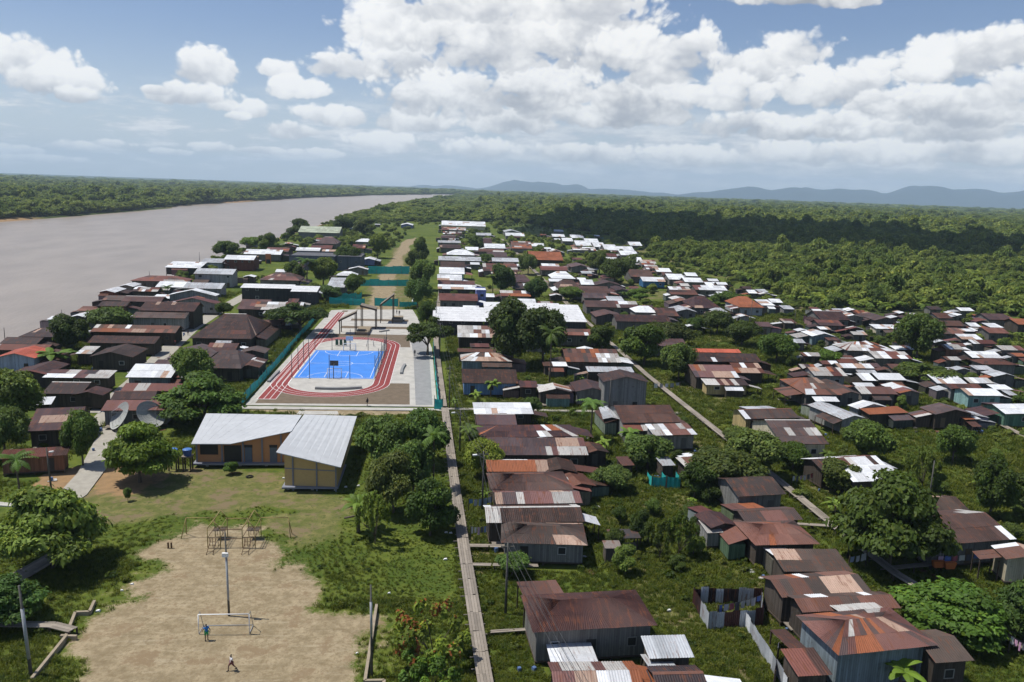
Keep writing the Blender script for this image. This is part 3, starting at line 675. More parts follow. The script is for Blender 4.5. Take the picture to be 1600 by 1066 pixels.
g3 = goal(-24.2, 209.4, 3.2, 2.1, 1.1, 'small white goal at the far end of the blue court', 1); g3.location.z = .12; net(g3, 3.2, 2.1, 1.1, 1, M['white'])
for y, s_, lab, mt in ((178.9, 1, 'basketball hoop with dark board at the near end of the court', M['metal']), (211.4, -1, 'basketball hoop with pale board at the far end of the court', M['white'])):
    t_ = thing('basketball_hoop', lab, 'hoop', (-24.3, y, .1))
    mb = MB(); mb.tube([(0,0,0),(0,0,2.6),(0,s_*1.2,3.3)], .09, 8); mb.build('pole', M['metal'], t_, smooth=True)
    mb = MB(); mb.box(-.95,.95,s_*1.2-.04,s_*1.2+.04,2.75,3.95); mb.build('backboard', mt, t_)
    mb = MB(); mb.tube([(.23*math.cos(a/12*6.283), s_*1.5+.23*math.sin(a/12*6.283), 3.05) for a in range(13)], .02, 5); mb.build('rim', flat('orange_rim', (.5,.1,.02)), t_)
# three raised angular canopies on posts
def canopy(loc, w, d, z0, z1, label):
    t_ = thing('canopy', label, 'canopy', (loc[0], loc[1], .1), 0, 'angular shade canopies')
    mb = MB(); mb.prism([(-w/2, z0-.15), (-w/2, z0+.15), (w/2, z1+.15), (w/2, z1-.15)], 'y', 0, d); mb.build('roof_panel', flat('canopy_roof', (.21,.175,.135), .8, .2, .2), t_)
    mb = MB(); mb.prism([(-w/2-.1, z0-.3), (-w/2-.1, z0+.25), (w/2+.1, z1+.25), (w/2+.1, z1-.3)], 'y', -.12, 0.0); mb.build('fascia', M['darkwood'], t_)
    for x, z in ((-w/2+.25, z0), (w/2-.25, z1)):
        for y in (.3, d-.3):
            mb = MB(); mb.box(x-.13,x+.13,y-.13,y+.13,0,z-.12); mb.build('post', M['darkwood'], t_)
canopy((-27.6,233.5), 5.0, 4.5, 4.0, 6.6, 'leftmost brown sloping canopy with curved look beside the red track')
canopy((-22.4,243), 4.8, 5.0, 7.2, 6.0, 'middle brown sloping canopy over the plaza deck')
canopy((-17.6,254), 4.4, 6.0, 5.6, 9.2, 'rightmost and highest brown sloping canopy on tall posts')
for x, y, w, d, h, lab in ((-23.2,232.6,3.6,9.5,1.0,'long tan box platform under the middle canopy'), (-14.4,256,3.4,6.5,1.2,'short tan box platform right of the canopies')):
    t_ = thing('platform', lab, 'platform', (x, y, .1)); tan = flat('tan_deck', (.25,.20,.135), .85, .2, .15)
    mb = MB(); mb.box(-w/2,w/2,0,d,0,h); mb.build('deck', tan, t_)
    mb = MB(); mb.box(-w/2-.06,w/2+.06,-.1,.0,h*.45,h*.95); mb.build('front_board', M['wood'], t_)
    mb = MB(); mb.box(-w*.32,w*.32,d*.12,d*.2,h,h+.3); mb.build('step', M['darkwood'], t_)
def bench(p0, p1, bend, w, h, lab, mat):
    t_ = thing('bench', lab, 'bench'); a = Vector(p0); b_ = Vector(p1); d = (b_-a); nn = Vector((-d.y, d.x)).normalized(); L = []
    for i in range(9): f_ = i/8; L.append(a+d*f_+nn*bend*4*f_*(1-f_))
    mb = MB()
    for q0, q1 in zip(L[:-1], L[1:]):
        e = nn*w/2
        mb.poly([(q0-e).to_3d()+Vector((0,0,h)), (q1-e).to_3d()+Vector((0,0,h)), (q1+e).to_3d()+Vector((0,0,h)), (q0+e).to_3d()+Vector((0,0,h))])
        for s_ in (-1, 1): mb.poly([(q0+e*s_).to_3d()+Vector((0,0,.1)), (q1+e*s_).to_3d()+Vector((0,0,.1)), (q1+e*s_).to_3d()+Vector((0,0,h)), (q0+e*s_).to_3d()+Vector((0,0,h))])
    mb.build('seat', mat, t_, fix=False)
    for q in (L[0], L[-1]):
        mb = MB(); mb.box(q.x-w/2,q.x+w/2,q.y-w/2,q.y+w/2,.1,h-.003); mb.build('end_block', mat, t_)
bench((-26.5,169.2), (-17.5,170.2), -.7, .8, .62, 'long curved grey bench on the near infield', M['grey_conc'])
bench((-9.3,184.5), (-8.9,193.5), .2, .6, .55, 'straight grey bench on pale paving right of the track', M['grey_conc'])
bench((-37.9,175), (-37.7,184.5), 0, .6, .55, 'straight grey bench beside the left edge of the track', M['grey_conc'])
bench((-18.4,238.5), (-16.2,241), 0, .7, .55, 'short pale bench beside the tan platform', M['concrete'])
# three tall green bins / exercise frames behind the court
for k, x in enumerate((-28.4,-27.3,-26.2)):
    t_ = thing('plastic_bin', f'tall dark green bin behind the court, {["left","middle","right"][k]} of three', 'bin', (x, 216.5, .1), 0, 'green bins behind the court')
    mb = MB(); mb.prism([(-.3,.3),(-.36,1.7),(.36,1.7),(.3,.3)], 'y', -.32, .32); mb.build('body', flat('bin_green', (.02,.075,.045), .5, .4), t_)
    mb = MB(); mb.box(-.4,.4,-.36,.36,1.7,1.82); mb.build('lid', M['metal'], t_)
    for s_ in (-1, 1):
        mb = MB(); mb.tube([(s_*.36,0,0),(s_*.36,0,1.1)], .05, 5); mb.build('leg', M['metal'], t_)
t_ = thing('exercise_frame', 'grey A-shaped exercise frame behind the court right of the bins', 'frame', (-19.4,216.5,.1))
for s_ in (-1, 1):
    for q in (-1, 1):
        mb = MB(); mb.tube([(s_*1.0,q*.5,0),(s_*.7,0,1.9)], .06, 6); mb.build('leg', M['steel'], t_, smooth=True)
mb = MB(); mb.tube([(-.7,0,1.9),(.7,0,1.9)], .06, 6); mb.build('top_bar', M['steel'], t_, smooth=True)
# teal netting fences
def net_fence(pts, h, lab, post_every=3.0, sag=.18, seed=1):
    t_ = thing('netting_fence', lab, 'fence', (0,0,0), 0, 'teal netting fences'); r_ = random.Random(seed); pts = [Vector(p) for p in pts]; P_ = []
    for a, b_ in zip(pts[:-1], pts[1:]):
        k = max(1, int((b_-a).length/post_every)); P_ += [a.lerp(b_, i/k) for i in range(k)]
    P_.append(pts[-1])
    for a, b_ in zip(P_[:-1], P_[1:]):
        mb = MB(); d = b_-a; nn = Vector((-d.y, d.x)).normalized(); G = []
        h0 = h*r_.uniform(.82, 1.05)
        for i in range(5):
            f_ = i/4; col = []
            for j in range(4):
                q = a+d*f_+nn*r_.uniform(-.10, .10); z = .03+(h0-sag*4*f_*(1-f_)*r_.uniform(.4, 1.4))*j/3; col.append((q.x, q.y, z))
            G.append(col)
        for i in range(4):
            for j in range(3): mb.poly([G[i][j], G[i+1][j], G[i+1][j+1], G[i][j+1]])
        mb.build('netting', M['netting'], t_, smooth=True, fix=False)
    for q in P_:
        mb = MB(); mb.box(q.x-.05,q.x+.05,q.y-.05,q.y+.05,0,h+.35); mb.build('stake', M['wood'], t_)
net_fence([(-39.2,156),(-39.4,180),(-39.8,205),(-40.4,232),(-40.6,262)], 2.0, 'long teal netting fence along the left side of the sports ground', 3.5, seed=2)
net_fence([(-.3,156.2),(-1.2,180),(-2.2,216)], 2.1, 'teal netting fence along the right side of the sports ground', 3.5, seed=3)
net_fence([(-1.2,154.4),(.5,154.3)], 2.6, 'small upright teal panel at the near right corner of the plaza', 1.8, seed=4)
net_fence([(-40.9,291.2),(-28.2,292.6)], 3.0, 'teal fence left of the plaza entrance gap', 3.2, seed=5)
net_fence([(-24.6,291.9),(-16,291.2)], 3.0, 'short blue-green fence right of the plaza entrance gap', 3, seed=6)
net_fence([(-15.5,290.4),(-9.2,290.4)], 2.2, 'low teal fence at the far right plaza corner under the tree', 3, seed=7)
net_fence([(-35.5,349.2),(-11.6,352.5)], 3.2, 'teal fence crossing the park strip, nearer of two', 3.6, seed=8)
net_fence([(-36.7,397.5),(-16.5,401)], 4.2, 'teal fence crossing the park strip, farther of two', 4, seed=9)
net_fence([(-14.2,134.2),(-7.6,135.0)], 2.2, 'short teal netting beside the school roof corner', 3, seed=10)
net_fence([(-44,305),(-33,307),(-31,310)], 3.0, 'crumpled teal netting under the tree left of the park entrance', 3, .8, seed=12)
for a, b_, lab in (((-11.2,300),(-10.8,356),'long low white wall along the right edge of the park strip'), ((-36,404.5),(-14,408),'low white wall behind the far teal fence')):
    mb = MB(); d = Vector((b_[0]-a[0], b_[1]-a[1])).normalized(); nn = Vector((-d.y, d.x))*.2
    q = [(a[0]+nn.x,a[1]+nn.y),(a[0]-nn.x,a[1]-nn.y),(b_[0]-nn.x,b_[1]-nn.y),(b_[0]+nn.x,b_[1]+nn.y)]; mb.poly([(x,y,.8) for x,y in q])
    for i in range(4): e, f_ = q[i], q[(i+1)%4]; mb.poly([(*e,0),(*f_,0),(*f_,.8),(*e,.8)])
    tag(mb.build('low_wall', M['white']), lab, 'wall')
# concrete walk in front of the site
struct(sheet('path', [(-39,153.4),(1.2,153.2),(1.2,154.9),(-39,155.3)], .14, M['concrete'], base=-.2))
struct(sheet('path', [(-27.5,150.2),(-19.5,150.2),(-20,152.6),(-27.3,152.6)], .05, M['concrete'], base=-.2))
struct(sheet('path', [(1.6,153.5),(44,152.2),(49,152),(49,153.2),(1.6,154.8)], .35, M['path_conc'], base=-.2))
struct(sheet('path', [(-8.5,249),(1.5,249),(1.5,254),(-8.5,254)], .112, M['concrete'], base=-.2))

# ------------------------------------------------------------------ school
t_ = thing('school_building', 'L-shaped orange and yellow school with big pale metal roof', 'school')
SR = M['school_roof']
def roof_facet(name, pts, parent, th=.12, cuts=10):
    """sloping sheet-metal facet with standing seams; pts FL, FR, BR, BL"""
    mb = MB(); a, b_, c_, d = [Vector(p) for p in pts]
    for i in range(cuts):
        f0, f1 = i/cuts, (i+1)/cuts-.0016
        p0, p1, p2, p3 = a.lerp(b_, f0), a.lerp(b_, f1), d.lerp(c_, f1), d.lerp(c_, f0)
        mb = MB(); dz = Vector((0,0,th)); k = Vector((0,0,.006*(i % 2)))
        mb.poly([p0+k,p1+k,p2+k,p3+k]); mb.poly([p3-dz,p2-dz,p1-dz,p0-dz])
        for e, g_ in ((p0,p1),(p1,p2),(p2,p3),(p3,p0)): mb.poly([e-dz,g_-dz,g_+k,e+k])
        mb.build('roof_sheet', SR, parent)
ra = link('roof', None, t_); rb = link('roof', None, t_)
roof_facet('r', [(-37.9,120.3,3.95),(-32,120.4,3.95),(-23.3,132.3,5.15),(-39.3,133.3,5.0)], ra, cuts=12)
mb = MB(); A_, B_, C_ = Vector((-32,120.4,3.96)), Vector((-22.9,121,5.85)), Vector((-23.3,132.3,5.16))
for i in range(5):
    f0, f1 = i/5, (i+1)/5-.006; mb = MB(); q = [A_.lerp(B_,f0), A_.lerp(B_,f1), C_]
    mb.poly(q); mb.poly([v-Vector((0,0,.1)) for v in reversed(q)])
    for e, g_ in zip(q, q[1:]+q[:1]): mb.poly([e-Vector((0,0,.1)), g_-Vector((0,0,.1)), g_, e])
    mb.build('roof_sheet', SR, ra)
roof_facet('r', [(-23.1,110.2,6.15),(-14.0,109.8,4.05),(-14.1,132.2,5.05),(-22.95,132.4,5.22)], rb, cuts=9)
orange = (.42,.21,.10); yellow = (.50,.335,.135)
M['panel'] = flat('school_panel', (.46,.235,.115), .85, .2, .08); M['ypanel'] = flat('school_panel_yellow', (.52,.36,.16), .85, .2, .07); M['frame'] = flat('school_frame', (.20,.21,.25), .7, .3, .1)
M['door'] = flat('school_door', (.10,.125,.165), .6, .3, .1)
# body walls
mb = MB(); mb.poly([(-37.6,121.3,.7),(-23,121.3,.7),(-23,121.3,5.55),(-32,121.3,3.85),(-37.6,121.3,3.85)]); mb.poly([(-37.6,121.3,.7),(-37.6,121.3,3.85),(-38.4,132.4,4.85),(-38.4,132.4,.7)]); mb.poly([(-38.4,132.4,.7),(-38.4,132.4,4.85),(-15,131.6,4.8),(-15,131.6,.7)])
mb.build('wall', M['panel'], t_, fix=False)
mb = MB(); mb.poly([(-22.2,111.4,.7),(-14.7,110.8,.7),(-14.7,110.8,3.95),(-22.2,111.4,5.75)]); mb.build('wall', M['ypanel'], t_, fix=False)
mb = MB(); mb.poly([(-14.7,110.8,.7),(-14.9,131.6,.7),(-14.9,131.6,4.75),(-14.7,110.8,3.95)]); mb.poly([(-22.2,111.4,.7),(-22.2,111.4,5.75),(-22.6,121.3,5.4),(-22.6,121.3,.7)]); mb.build('wall', M['ypanel'], t_, fix=False)
mb = MB(); mb.box(-37.9,-22.6,120.5,132,.45,.7); mb.box(-22.5,-14.5,110.6,120.4,.45,.703); mb.build('floor_slab', M['frame'], t_)
for x in (-37.4,-33.6,-30.4,-27.5,-24.6): mb = MB(); mb.box(x-.11,x+.11,121.1,121.297,.7,3.8+max(0,(x+32)*.19)); mb.build('column', M['frame'], t_)
mb = MB(); mb.box(-37.5,-22.7,121.2,121.297,3.42,3.58) if False else None
for x in (-21.0,-17.6,-14.85): mb = MB(); mb.box(x-.1,x+.1,110.72-(x+14.7)*.08-.06,110.85-(x+14.7)*.08,0,4.0-(x+14.7)*.24); mb.build('column', M['frame'], t_)
mb = MB(); mb.poly([(-22.2,111.36,3.25),(-14.7,110.76,3.05),(-14.7,110.76,3.2),(-22.2,111.36,3.4)]); mb.build('beam', M['frame'], t_, fix=False)
mb = MB(); mb.box(-36.9,-34.2,121.24,121.295,1.9,3.5); mb.build('window', M['hole'], t_); mb = MB(); mb.box(-33.3,-30.7,121.23,121.294,.75,3.4); mb.build('entrance', M['hole'], t_)
for x in (-29.6,-25.8):
    mb = MB(); mb.box(x-.55,x+.55,121.2,121.296,.72,3.1); dr = mb.build('door', M['door'], t_); mb = MB(); mb.box(x-.6,x+.6,121.18,121.297,3.1,3.5); mb.build('transom', M['hole'], dr)
for x in (-36,-31,-27): mb = MB(); mb.box(x-.2,x+.2,121.4,121.8,-.1,.45); mb.build('stump', M['concrete'], t_)
for x, y in ((-21.8,111.8),(-18.3,111.5),(-15,111.3),(-15.2,120),(-21.8,119)): mb = MB(); mb.box(x-.2,x+.2,y-.2,y+.2,-.1,.45); mb.build('stump', M['concrete'], t_)
# blue water tanks on stands
for k, x in enumerate((-39.9,-37.9+.1)):
    t_ = thing('water_tank', f'blue plastic water tank on a tall stand, {["left","right"][k]} of two beside the school', 'tank', (x-.5, 119.6, 0), 0, 'blue tanks beside the school')
    for sx in (-.55, .55):
        for sy in (-.5, .5):
            mb = MB(); mb.box(sx-.09,sx+.09,sy-.09,sy+.09,0,2.2); mb.build('leg', M['darkwood'], t_)
    mb = MB(); mb.box(-.75,.75,-.7,.7,2.2,2.32); mb.build('shelf', M['wood'], t_)
    mb = MB(); mb.tube([(0,0,2.32),(0,0,2.5),(0,0,3.25),(0,0,3.32)], [.52,.56,.70,.66], 14); mb.build('tank_body', flat('tank_blue', (.045,.10,.30), .45, .4, .08), t_)
    mb = MB(); mb.tube([(0,0,3.32),(0,0,3.42)], [.7,.5], 14); mb.build('lid', flat('lid_blue', (.06,.16,.40), .45, .4, .08), t_)
# two mesh satellite dishes on the ground
def dish(loc, R, aim, lab):
    t_ = thing('satellite_dish', lab, 'dish', loc, 0, 'mesh satellite dishes'); aim = Vector(aim).normalized(); q = aim.to_track_quat('Z', 'Y').to_matrix(); cz = Vector((0,0,R*.92))
    def pt(r_, a): return q @ Vector((r_*math.cos(a), r_*math.sin(a), .26*r_*r_/R)) + cz
    mb = MB(); ns = 24
    for i in range(ns):
        a0, a1 = 2*math.pi*i/ns, 2*math.pi*(i+1)/ns
        mb = MB()
        for j in range(5):
            r0_, r1_ = R*(j/5+.01), R*((j+1)/5); mb.poly([pt(r0_,a0), pt(r1_,a0), pt(r1_,a1), pt(r0_,a1)])
        if i % 2 == 0: keep = mb
        else:
            keep.v += []; k0 = len(keep.v); keep.v += mb.v; keep.f += [tuple(k0+x for x in f) for f in mb.f]; keep.c += mb.c; keep.build('panel', M['dish'], t_, fix=False, smooth=True)
    for i in range(12):
        a0 = 2*math.pi*i/12; mb = MB(); mb.tube([pt(R*j/5, a0)-q @ Vector((0,0,.04)) for j in range(6)], .03, 4); mb.build('rib', M['steel'], t_)
    fp_ = q @ Vector((0,0,R*.85)) + cz
    for i in range(3): mb = MB(); mb.tube([pt(R*.9, 2.1*i+.5), fp_], .025, 4); mb.build('strut', M['steel'], t_)
    mb = MB(); mb.tube([(0,0,0), tuple(cz-Vector((0,0,R*.02))-aim*.15)], .12, 8); mb.build('mast', M['steel'], t_)
dish((-55.4,139.6,0), 2.6, (-.62,-.52,.52), 'left of two big mesh satellite dishes tilted apart')
dish((-51.2,140.4,0), 2.6, (.62,-.42,.62), 'right of two big mesh satellite dishes behind the almond tree')
HOUSE_TABLE = '''
868 1098 1012 1096 1034 g x d 2.9
1014 1029 1085 1027 1007 s z d 2.9
1030 1090 1112 1088 1040 g b d 2.7
833 988 1027 977 926 h L g 3.9
783 848 918 852 816 h Bp l 3.1
760 817 913 815 789 g Be d 3.3
775 788 910 786 767 g rx d 3.3
769 768 896 765 738 h b d 3.3
761 737 858 737 718 g x d 3.2
852 738 902 738 714 e b d 3.2
886 765 930 758 736 e r d 2.6
762 711 919 711 684 g bx d 3.3
750 684 905 682 664 h bx d 3.3
745 664 808 664 647 g b d 3.2
741 647 834 647 629 s w d 2.7
722 600 810 598 577 g b u 3.2
720 564 801 565 551 h x U 3.3
715 551 792 550 545 g r g 3
715 528 785 527 509 g wr d 3.6
676 502 771 502 480 s W k 5
757 487 880 487 473 s W k 5
872 503 918 503 474 s W k 5
686 470 747 470 459 g r g 3.5
684 452 745 452 445 g w k 3.5
744 455 760 455 450 f w V 6.2
685 445 742 444 439 g r g 3.3
683 438 722 438 429 g w g 3.3
686 428 726 428 418 g w t 3.3
688 418 727 418 409 g b g 3.3
685 408 752 407 401 g z g 3.3
698 399 742 398 390 h w g 3.3
687 388 720 388 382 g b g 3.3
684 380 720 379 376 g z g 3.3
689 372 712 372 368 g b g 3.3
692 366 722 366 362 g x g 3.3
690 360 728 359 355 g x g 3.3
690 353 759 353 345 g w y 4.5
744 368 768 368 364 g z g 3.3
749 380 769 380 372 g b g 3.3
757 388 790 388 381 g w g 3.3
727 391 748 391 386 g w g 3.3
748 394 788 393 389 g x g 3.3
761 402 793 402 394 g b g 3.3
769 409 811 409 403 g z g 3.3
755 424 810 424 412 g rx g 3.3
778 428 802 428 424 g w g 3
800 442 832 441 429 h b g 3.3
806 452 838 451 443 g B g 3.3
782 463 830 463 454 g x g 3.3
810 474 838 474 467 g w g 3.3
788 363 812 363 354 e z g 4
790 369 820 369 364 g w g 3.3
800 388 832 389 372 g rx g 3.3
831 385 851 385 380 g w n 3.3
828 406 881 407 393 g q d 4
847 418 875 418 412 g w g 3.3
845 423 888 422 416 g rx g 3.3
862 436 900 435 424 h w g 3.5
858 440 880 440 436 g w g 3
872 452 912 452 437 h b g 3.3
908 445 929 445 437 g w g 3.3
893 458 955 458 447 g b g 3.3
912 466 952 466 458 g b g 3.3
950 470 976 470 463 s z g 3.3
915 481 1000 480 470 g Bx g 3.3
992 488 1031 489 478 h w g 3.6
1028 494 1062 494 481 g r d 3.3
930 496 975 495 483 e b g 3.3
962 503 1050 503 492 g b g 3.5
862 524 940 524 514 g rB g 3.6
884 566 972 566 545 g rw d 3.4
918 583 992 580 573 s z d 3.3
942 598 1016 597 577 e b l 6.3
899 613 952 612 592 e b l 3.3
842 613 895 614 598 e x d 3
812 605 841 606 595 s x d 3
972 661 1063 660 633 g B l 3.5
1022 681 1090 679 662 s wr l 3.2
942 655 970 656 634 e z d 3.2
915 709 952 707 690 e r d 2.8
972 728 992 727 717 s r d 2.3
1035 728 1056 727 717 s z d 2.3
1070 729 1128 724 716 s x d 2.5
1070 552 1160 550 545 g o d 3.4
1078 566 1193 565 552 g B d 3.4
1086 590 1157 590 570 g x d 3.3
1150 583 1197 583 567 g x d 3.3
1102 602 1172 602 592 s x Y 2.8
1012 541 1075 541 529 g b g 3.3
1165 655 1250 653 639 g Be Y 3.3
1222 694 1296 694 656 g bC y 3.5
1285 736 1388 730 714 g x d 3.3
1333 753 1414 750 727 g w d 3.3
1318 656 1352 653 627 e z l 3.3
1342 640 1387 636 625 e w l 3.1
1358 648 1420 645 636 s q d 2.8
1258 618 1318 616 590 h rx g 3.4
1312 618 1348 615 592 e b g 3.4
1345 616 1405 616 604 g r g 3.3
1272 587 1326 588 574 g x l 3.4
1310 576 1368 575 568 g w g 3.4
1348 595 1370 595 583 g w d 3.3
1372 594 1418 594 583 g w d 3.3
1338 606 1370 605 598 g w d 3
1405 617 1443 613 597 e x g 3.2
1322 550 1405 547 534 h x g 3.5
1367 560 1428 561 549 g wr g 3.4
1392 577 1458 577 569 g x g 3.2
1268 526 1308 526 514 e w U 3.3
1282 500 1330 500 486 g b g 3.3
1280 509 1320 509 500 g r g 3.2
1316 496 1353 497 484 e x g 3.4
1366 500 1405 502 487 e b g 3.3
1368 515 1407 513 507 s w y 3
1495 494 1511 493 486 e w g 3.4
1466 498 1490 497 489 g r g 3.3
1472 509 1512 510 501 g r g 3.3
1516 511 1534 510 505 g w g 3.3
1466 523 1510 521 512 g r g 3.3
1502 531 1537 530 522 g w g 3.3
1520 538 1560 537 531 g x g 3.3
1478 546 1508 546 538 g x D 4.4
1565 548 1605 547 540 g x g 3.3
1518 560 1570 559 549 g wx g 3.3
1535 571 1594 569 560 h r g 3.4
1493 580 1520 578 572 e z g 3.2
1525 578 1555 578 571 s z g 3.2
1552 590 1592 588 577 e z g 3.3
1463 600 1513 599 585 g w g 3.3
1515 599 1555 599 590 g x g 3.2
1484 609 1540 608 600 g r l 3.3
1512 619 1571 618 607 g wx T 3.3
1577 618 1592 618 612 s z d 2.3
1590 508 1628 507 498 g q d 3.5
1545 500 1585 500 490 g b g 3.4
1545 521 1580 521 512 g r g 3.3
1571 647 1642 646 631 g w n 3.3
1462 648 1524 648 629 e b d 3.3
1508 656 1533 655 646 s rx d 2.5
1153 776 1229 772 745 g b l 3.5
1112 826 1152 820 797 e b d 3.1
1165 817 1255 812 794 g b d 3.3
1180 852 1281 850 814 h r d 3.3
1105 833 1131 832 824 s x l 2.5
1225 893 1333 893 858 s b d 3.3
1222 934 1362 924 896 g rx d 3.6
1254 957 1408 950 927 g rD d 3.7
1310 1024 1466 1008 955 h rX U2 4.3
1462 1036 1523 1032 985 g b d 3.6
1247 1057 1301 1054 1013 s x d 2.5
1448 799 1515 797 775 g b d 3.3
1460 852 1588 842 800 g bs g 3.6
1572 874 1650 880 847 e x y 3.5
-8 559 53 560 540 e o U3 3.8
22 588 72 583 563 e b d 3.2
68 591 168 590 578 s x d 3
66 618 126 613 597 g b d 3.2
112 621 160 615 603 e b d 3
56 633 80 632 620 s w d 2.6
40 678 122 667 637 g b d 3.3
-5 720 105 709 701 s r D 2.9
157 642 262 641 625 g r gb 3.3
172 625 240 624 611 g b g 3.3
190 611 286 611 599 g r g 3.3
197 590 266 590 569 g w U2 3.3
262 590 290 590 573 s x d 2.9
143 520 272 519 508 g rx d 3.5
138 537 240 536 525 g b d 3.3
140 560 206 556 537 e b d 3.5
118 553 142 553 541 s x d 3
206 497 288 497 488 g b c 4
217 486 302 486 472 g b d 5.4
298 529 392 529 487 h b d 3.6
258 562 322 562 537 e b d 3.4
310 577 376 574 547 h b d 3.4
240 570 284 570 562 s b d 3
320 550 366 550 536 g b d 3.4
371 574 405 575 558 e x d 3
258 419 312 418 409 s w k 3.6
313 411 346 410 404 s z z 4
350 406 396 406 399 g w m 5.5
303 429 363 428 420 g z c 5.6
205 440 290 439 431 h r g 3.5
243 449 290 449 440 g w g 3.3
286 451 345 451 442 g z c 3.6
263 462 336 462 452 e w c 4.6
262 474 340 476 466 e r c 3.6
185 448 208 448 441 e w g 3.4
206 456 245 455 449 g x d 3.8
190 472 250 471 463 g b d 3.6
376 451 457 450 444 s W k 5.2
454 456 495 456 447 s W k 5.2
405 438 468 438 426 h rx g 3.5
430 426 464 425 421 g w g 3.3
445 419 472 419 410 h r g 3.3
452 401 521 401 393 f c B2 7
526 402 563 402 395 f c B2 7
462 392 499 392 387 g w g 3.6
503 393 524 393 390 g w g 3.6
415 393 450 393 387 g r g 3.5
485 389 518 388 383 g r g 3.5
492 381 526 381 370 h b g 3.5
466 364 530 363 354 g n g 5
383 383 405 382 378 g w g 3.4
381 397 438 398 390 g w g 4
374 406 400 406 400 g w m 5
525 431 557 431 424 h w g 3.3
544 421 575 421 416 e w g 3.3
566 407 586 406 401 e w V 3.3
510 449 538 449 434 s z g 3.3
555 378 583 378 373 h w g 3.3
550 388 570 388 382 g rx g 3.3
153 457 179 457 448 e w m 4
160 470 200 469 462 g b d 3.6
153 479 196 478 471 g b D 3.8
73 500 93 499 494 s w n 3.8
106 497 136 496 486 e w g 3.6
30 527 82 526 513 h b d 3.6
0 538 56 537 527 g b d 3.5
-6 548 70 547 538 g r d 3.5
370 484 416 483 468 g b d 3.4
396 485 470 484 472 g x d 3.4
398 508 436 508 500 g r d 3.3
374 552 414 552 540 e b d 3.2
626 352 645 352 347 e w V 3.3
863 370 883 370 366 g w g 3.3
866 362 881 362 359 g z g 3.3
879 377 896 377 372 g w g 3.3
892 372 913 372 367 g w g 3.3
900 384 925 384 376 g w g 3.3
915 380 937 380 373 g w g 3.3
928 386 946 386 379 g w g 3.3
945 391 966 391 382 g w g 3.3
965 392 992 392 385 g w g 3.3
970 399 998 399 392 g w g 3.3
984 384 1004 384 378 g w g 3.3
895 391 932 391 386 g x g 3.3
944 407 966 407 402 g w g 3.3
942 401 965 401 396 g r g 3.3
987 409 1006 410 402 g w g 3.3
1003 414 1028 414 406 g x g 3.3
1010 421 1031 421 414 g x g 3.3
985 433 1023 433 421 g b g 3.3
1026 425 1050 425 419 g w g 3.3
1036 431 1055 431 425 g r g 3.3
1004 440 1041 440 433 g w W 3.4
944 436 961 436 426 e r g 3.3
930 446 972 446 437 e b g 3.3
962 455 983 454 446 e b g 3.3
892 418 922 418 410 e b g 3.3
860 394 878 393 386 e x g 3.3
1045 437 1072 437 428 g w g 3.3
1072 432 1091 431 426 g w g 3.3
1070 441 1100 441 434 g w g 3.3
1047 455 1081 454 448 g x g 3.3
1086 454 1138 453 446 g wx g 3.3
1105 448 1118 448 441 g w g 3.3
1107 440 1124 439 436 g w g 3.3
1048 461 1092 460 453 g rx g 3.3
1122 461 1148 461 456 g w g 3.3
1057 472 1083 472 462 e x g 3.3
1085 482 1128 481 463 h b g 3.4
1155 481 1195 480 463 h q z 3.6
1190 478 1212 477 468 s w z 3.3
1205 474 1224 472 467 g w g 3.3
1170 459 1184 458 453 g w g 3
1055 488 1090 487 477 e z g 3.3
1115 488 1138 487 481 h z g 3.3
1110 498 1150 498 489 h z g 3.3
1185 511 1208 510 503 g b g 3.3
1035 503 1062 502 494 e b g 3.3
'''

# ------------------------------------------------------------------ houses
ORD = 'nearest|second|third|fourth|fifth|sixth|seventh|eighth|ninth|tenth|eleventh|twelfth|thirteenth|fourteenth|fifteenth|sixteenth|seventeenth|eighteenth|nineteenth|twentieth'.split('|')
TENS = {2: 'twenty', 3: 'thirty', 4: 'forty', 5: 'fifty', 6: 'sixty', 7: 'seventy', 8: 'eighty', 9: 'ninety'}
def ordinal(i):                       # 0 -> nearest, 1 -> second ...
    if i < 20: return ORD[i]
    n = i+1; t_, u = divmod(n, 10)
    return TENS[t_][:-1]+'ieth' if u == 0 else TENS[t_]+'-'+(['', 'first']+ORD[1:9])[u]
WCOL = dict(g=(.155,.147,.135), d=(.078,.064,.052), l=(.26,.255,.24), u=(.13,.22,.36), U=(.25,.34,.37), U2=(.19,.23,.25), U3=(.33,.37,.42), V=(.17,.20,.42), W=(.06,.17,.34), t=(.14,.34,.34), n=(.14,.27,.19),
            T=(.20,.32,.30), y=(.45,.40,.29), Y=(.40,.31,.15), D=(.22,.105,.065), k=(.05,.05,.05), c=(.26,.255,.25), m=(.16,.06,.045), z=(.42,.44,.46), B2=(.105,.12,.15), gb=(.24,.26,.28))
WNAME = dict(g='grey plank', d='dark plank', l='pale grey', u='blue', U='pale blue', U2='blue-grey', U3='pale blue', V='violet-blue', W='bright blue', t='teal', n='green', T='pale teal', y='cream', Y='ochre', D='red-brown', k='dark', c='concrete', m='maroon', z='zinc', B2='slate grey', gb='grey')
HUE = [1.0, 1.0, 1.0]
def rp(r_):  # palette
    j = r_.uniform(.78, 1.22)
    q = rp0(j); q['b'] = tuple(v*h for v, h in zip(q['b'], HUE)); q['r'] = tuple(v*h for v, h in zip(q['r'], HUE)); return q
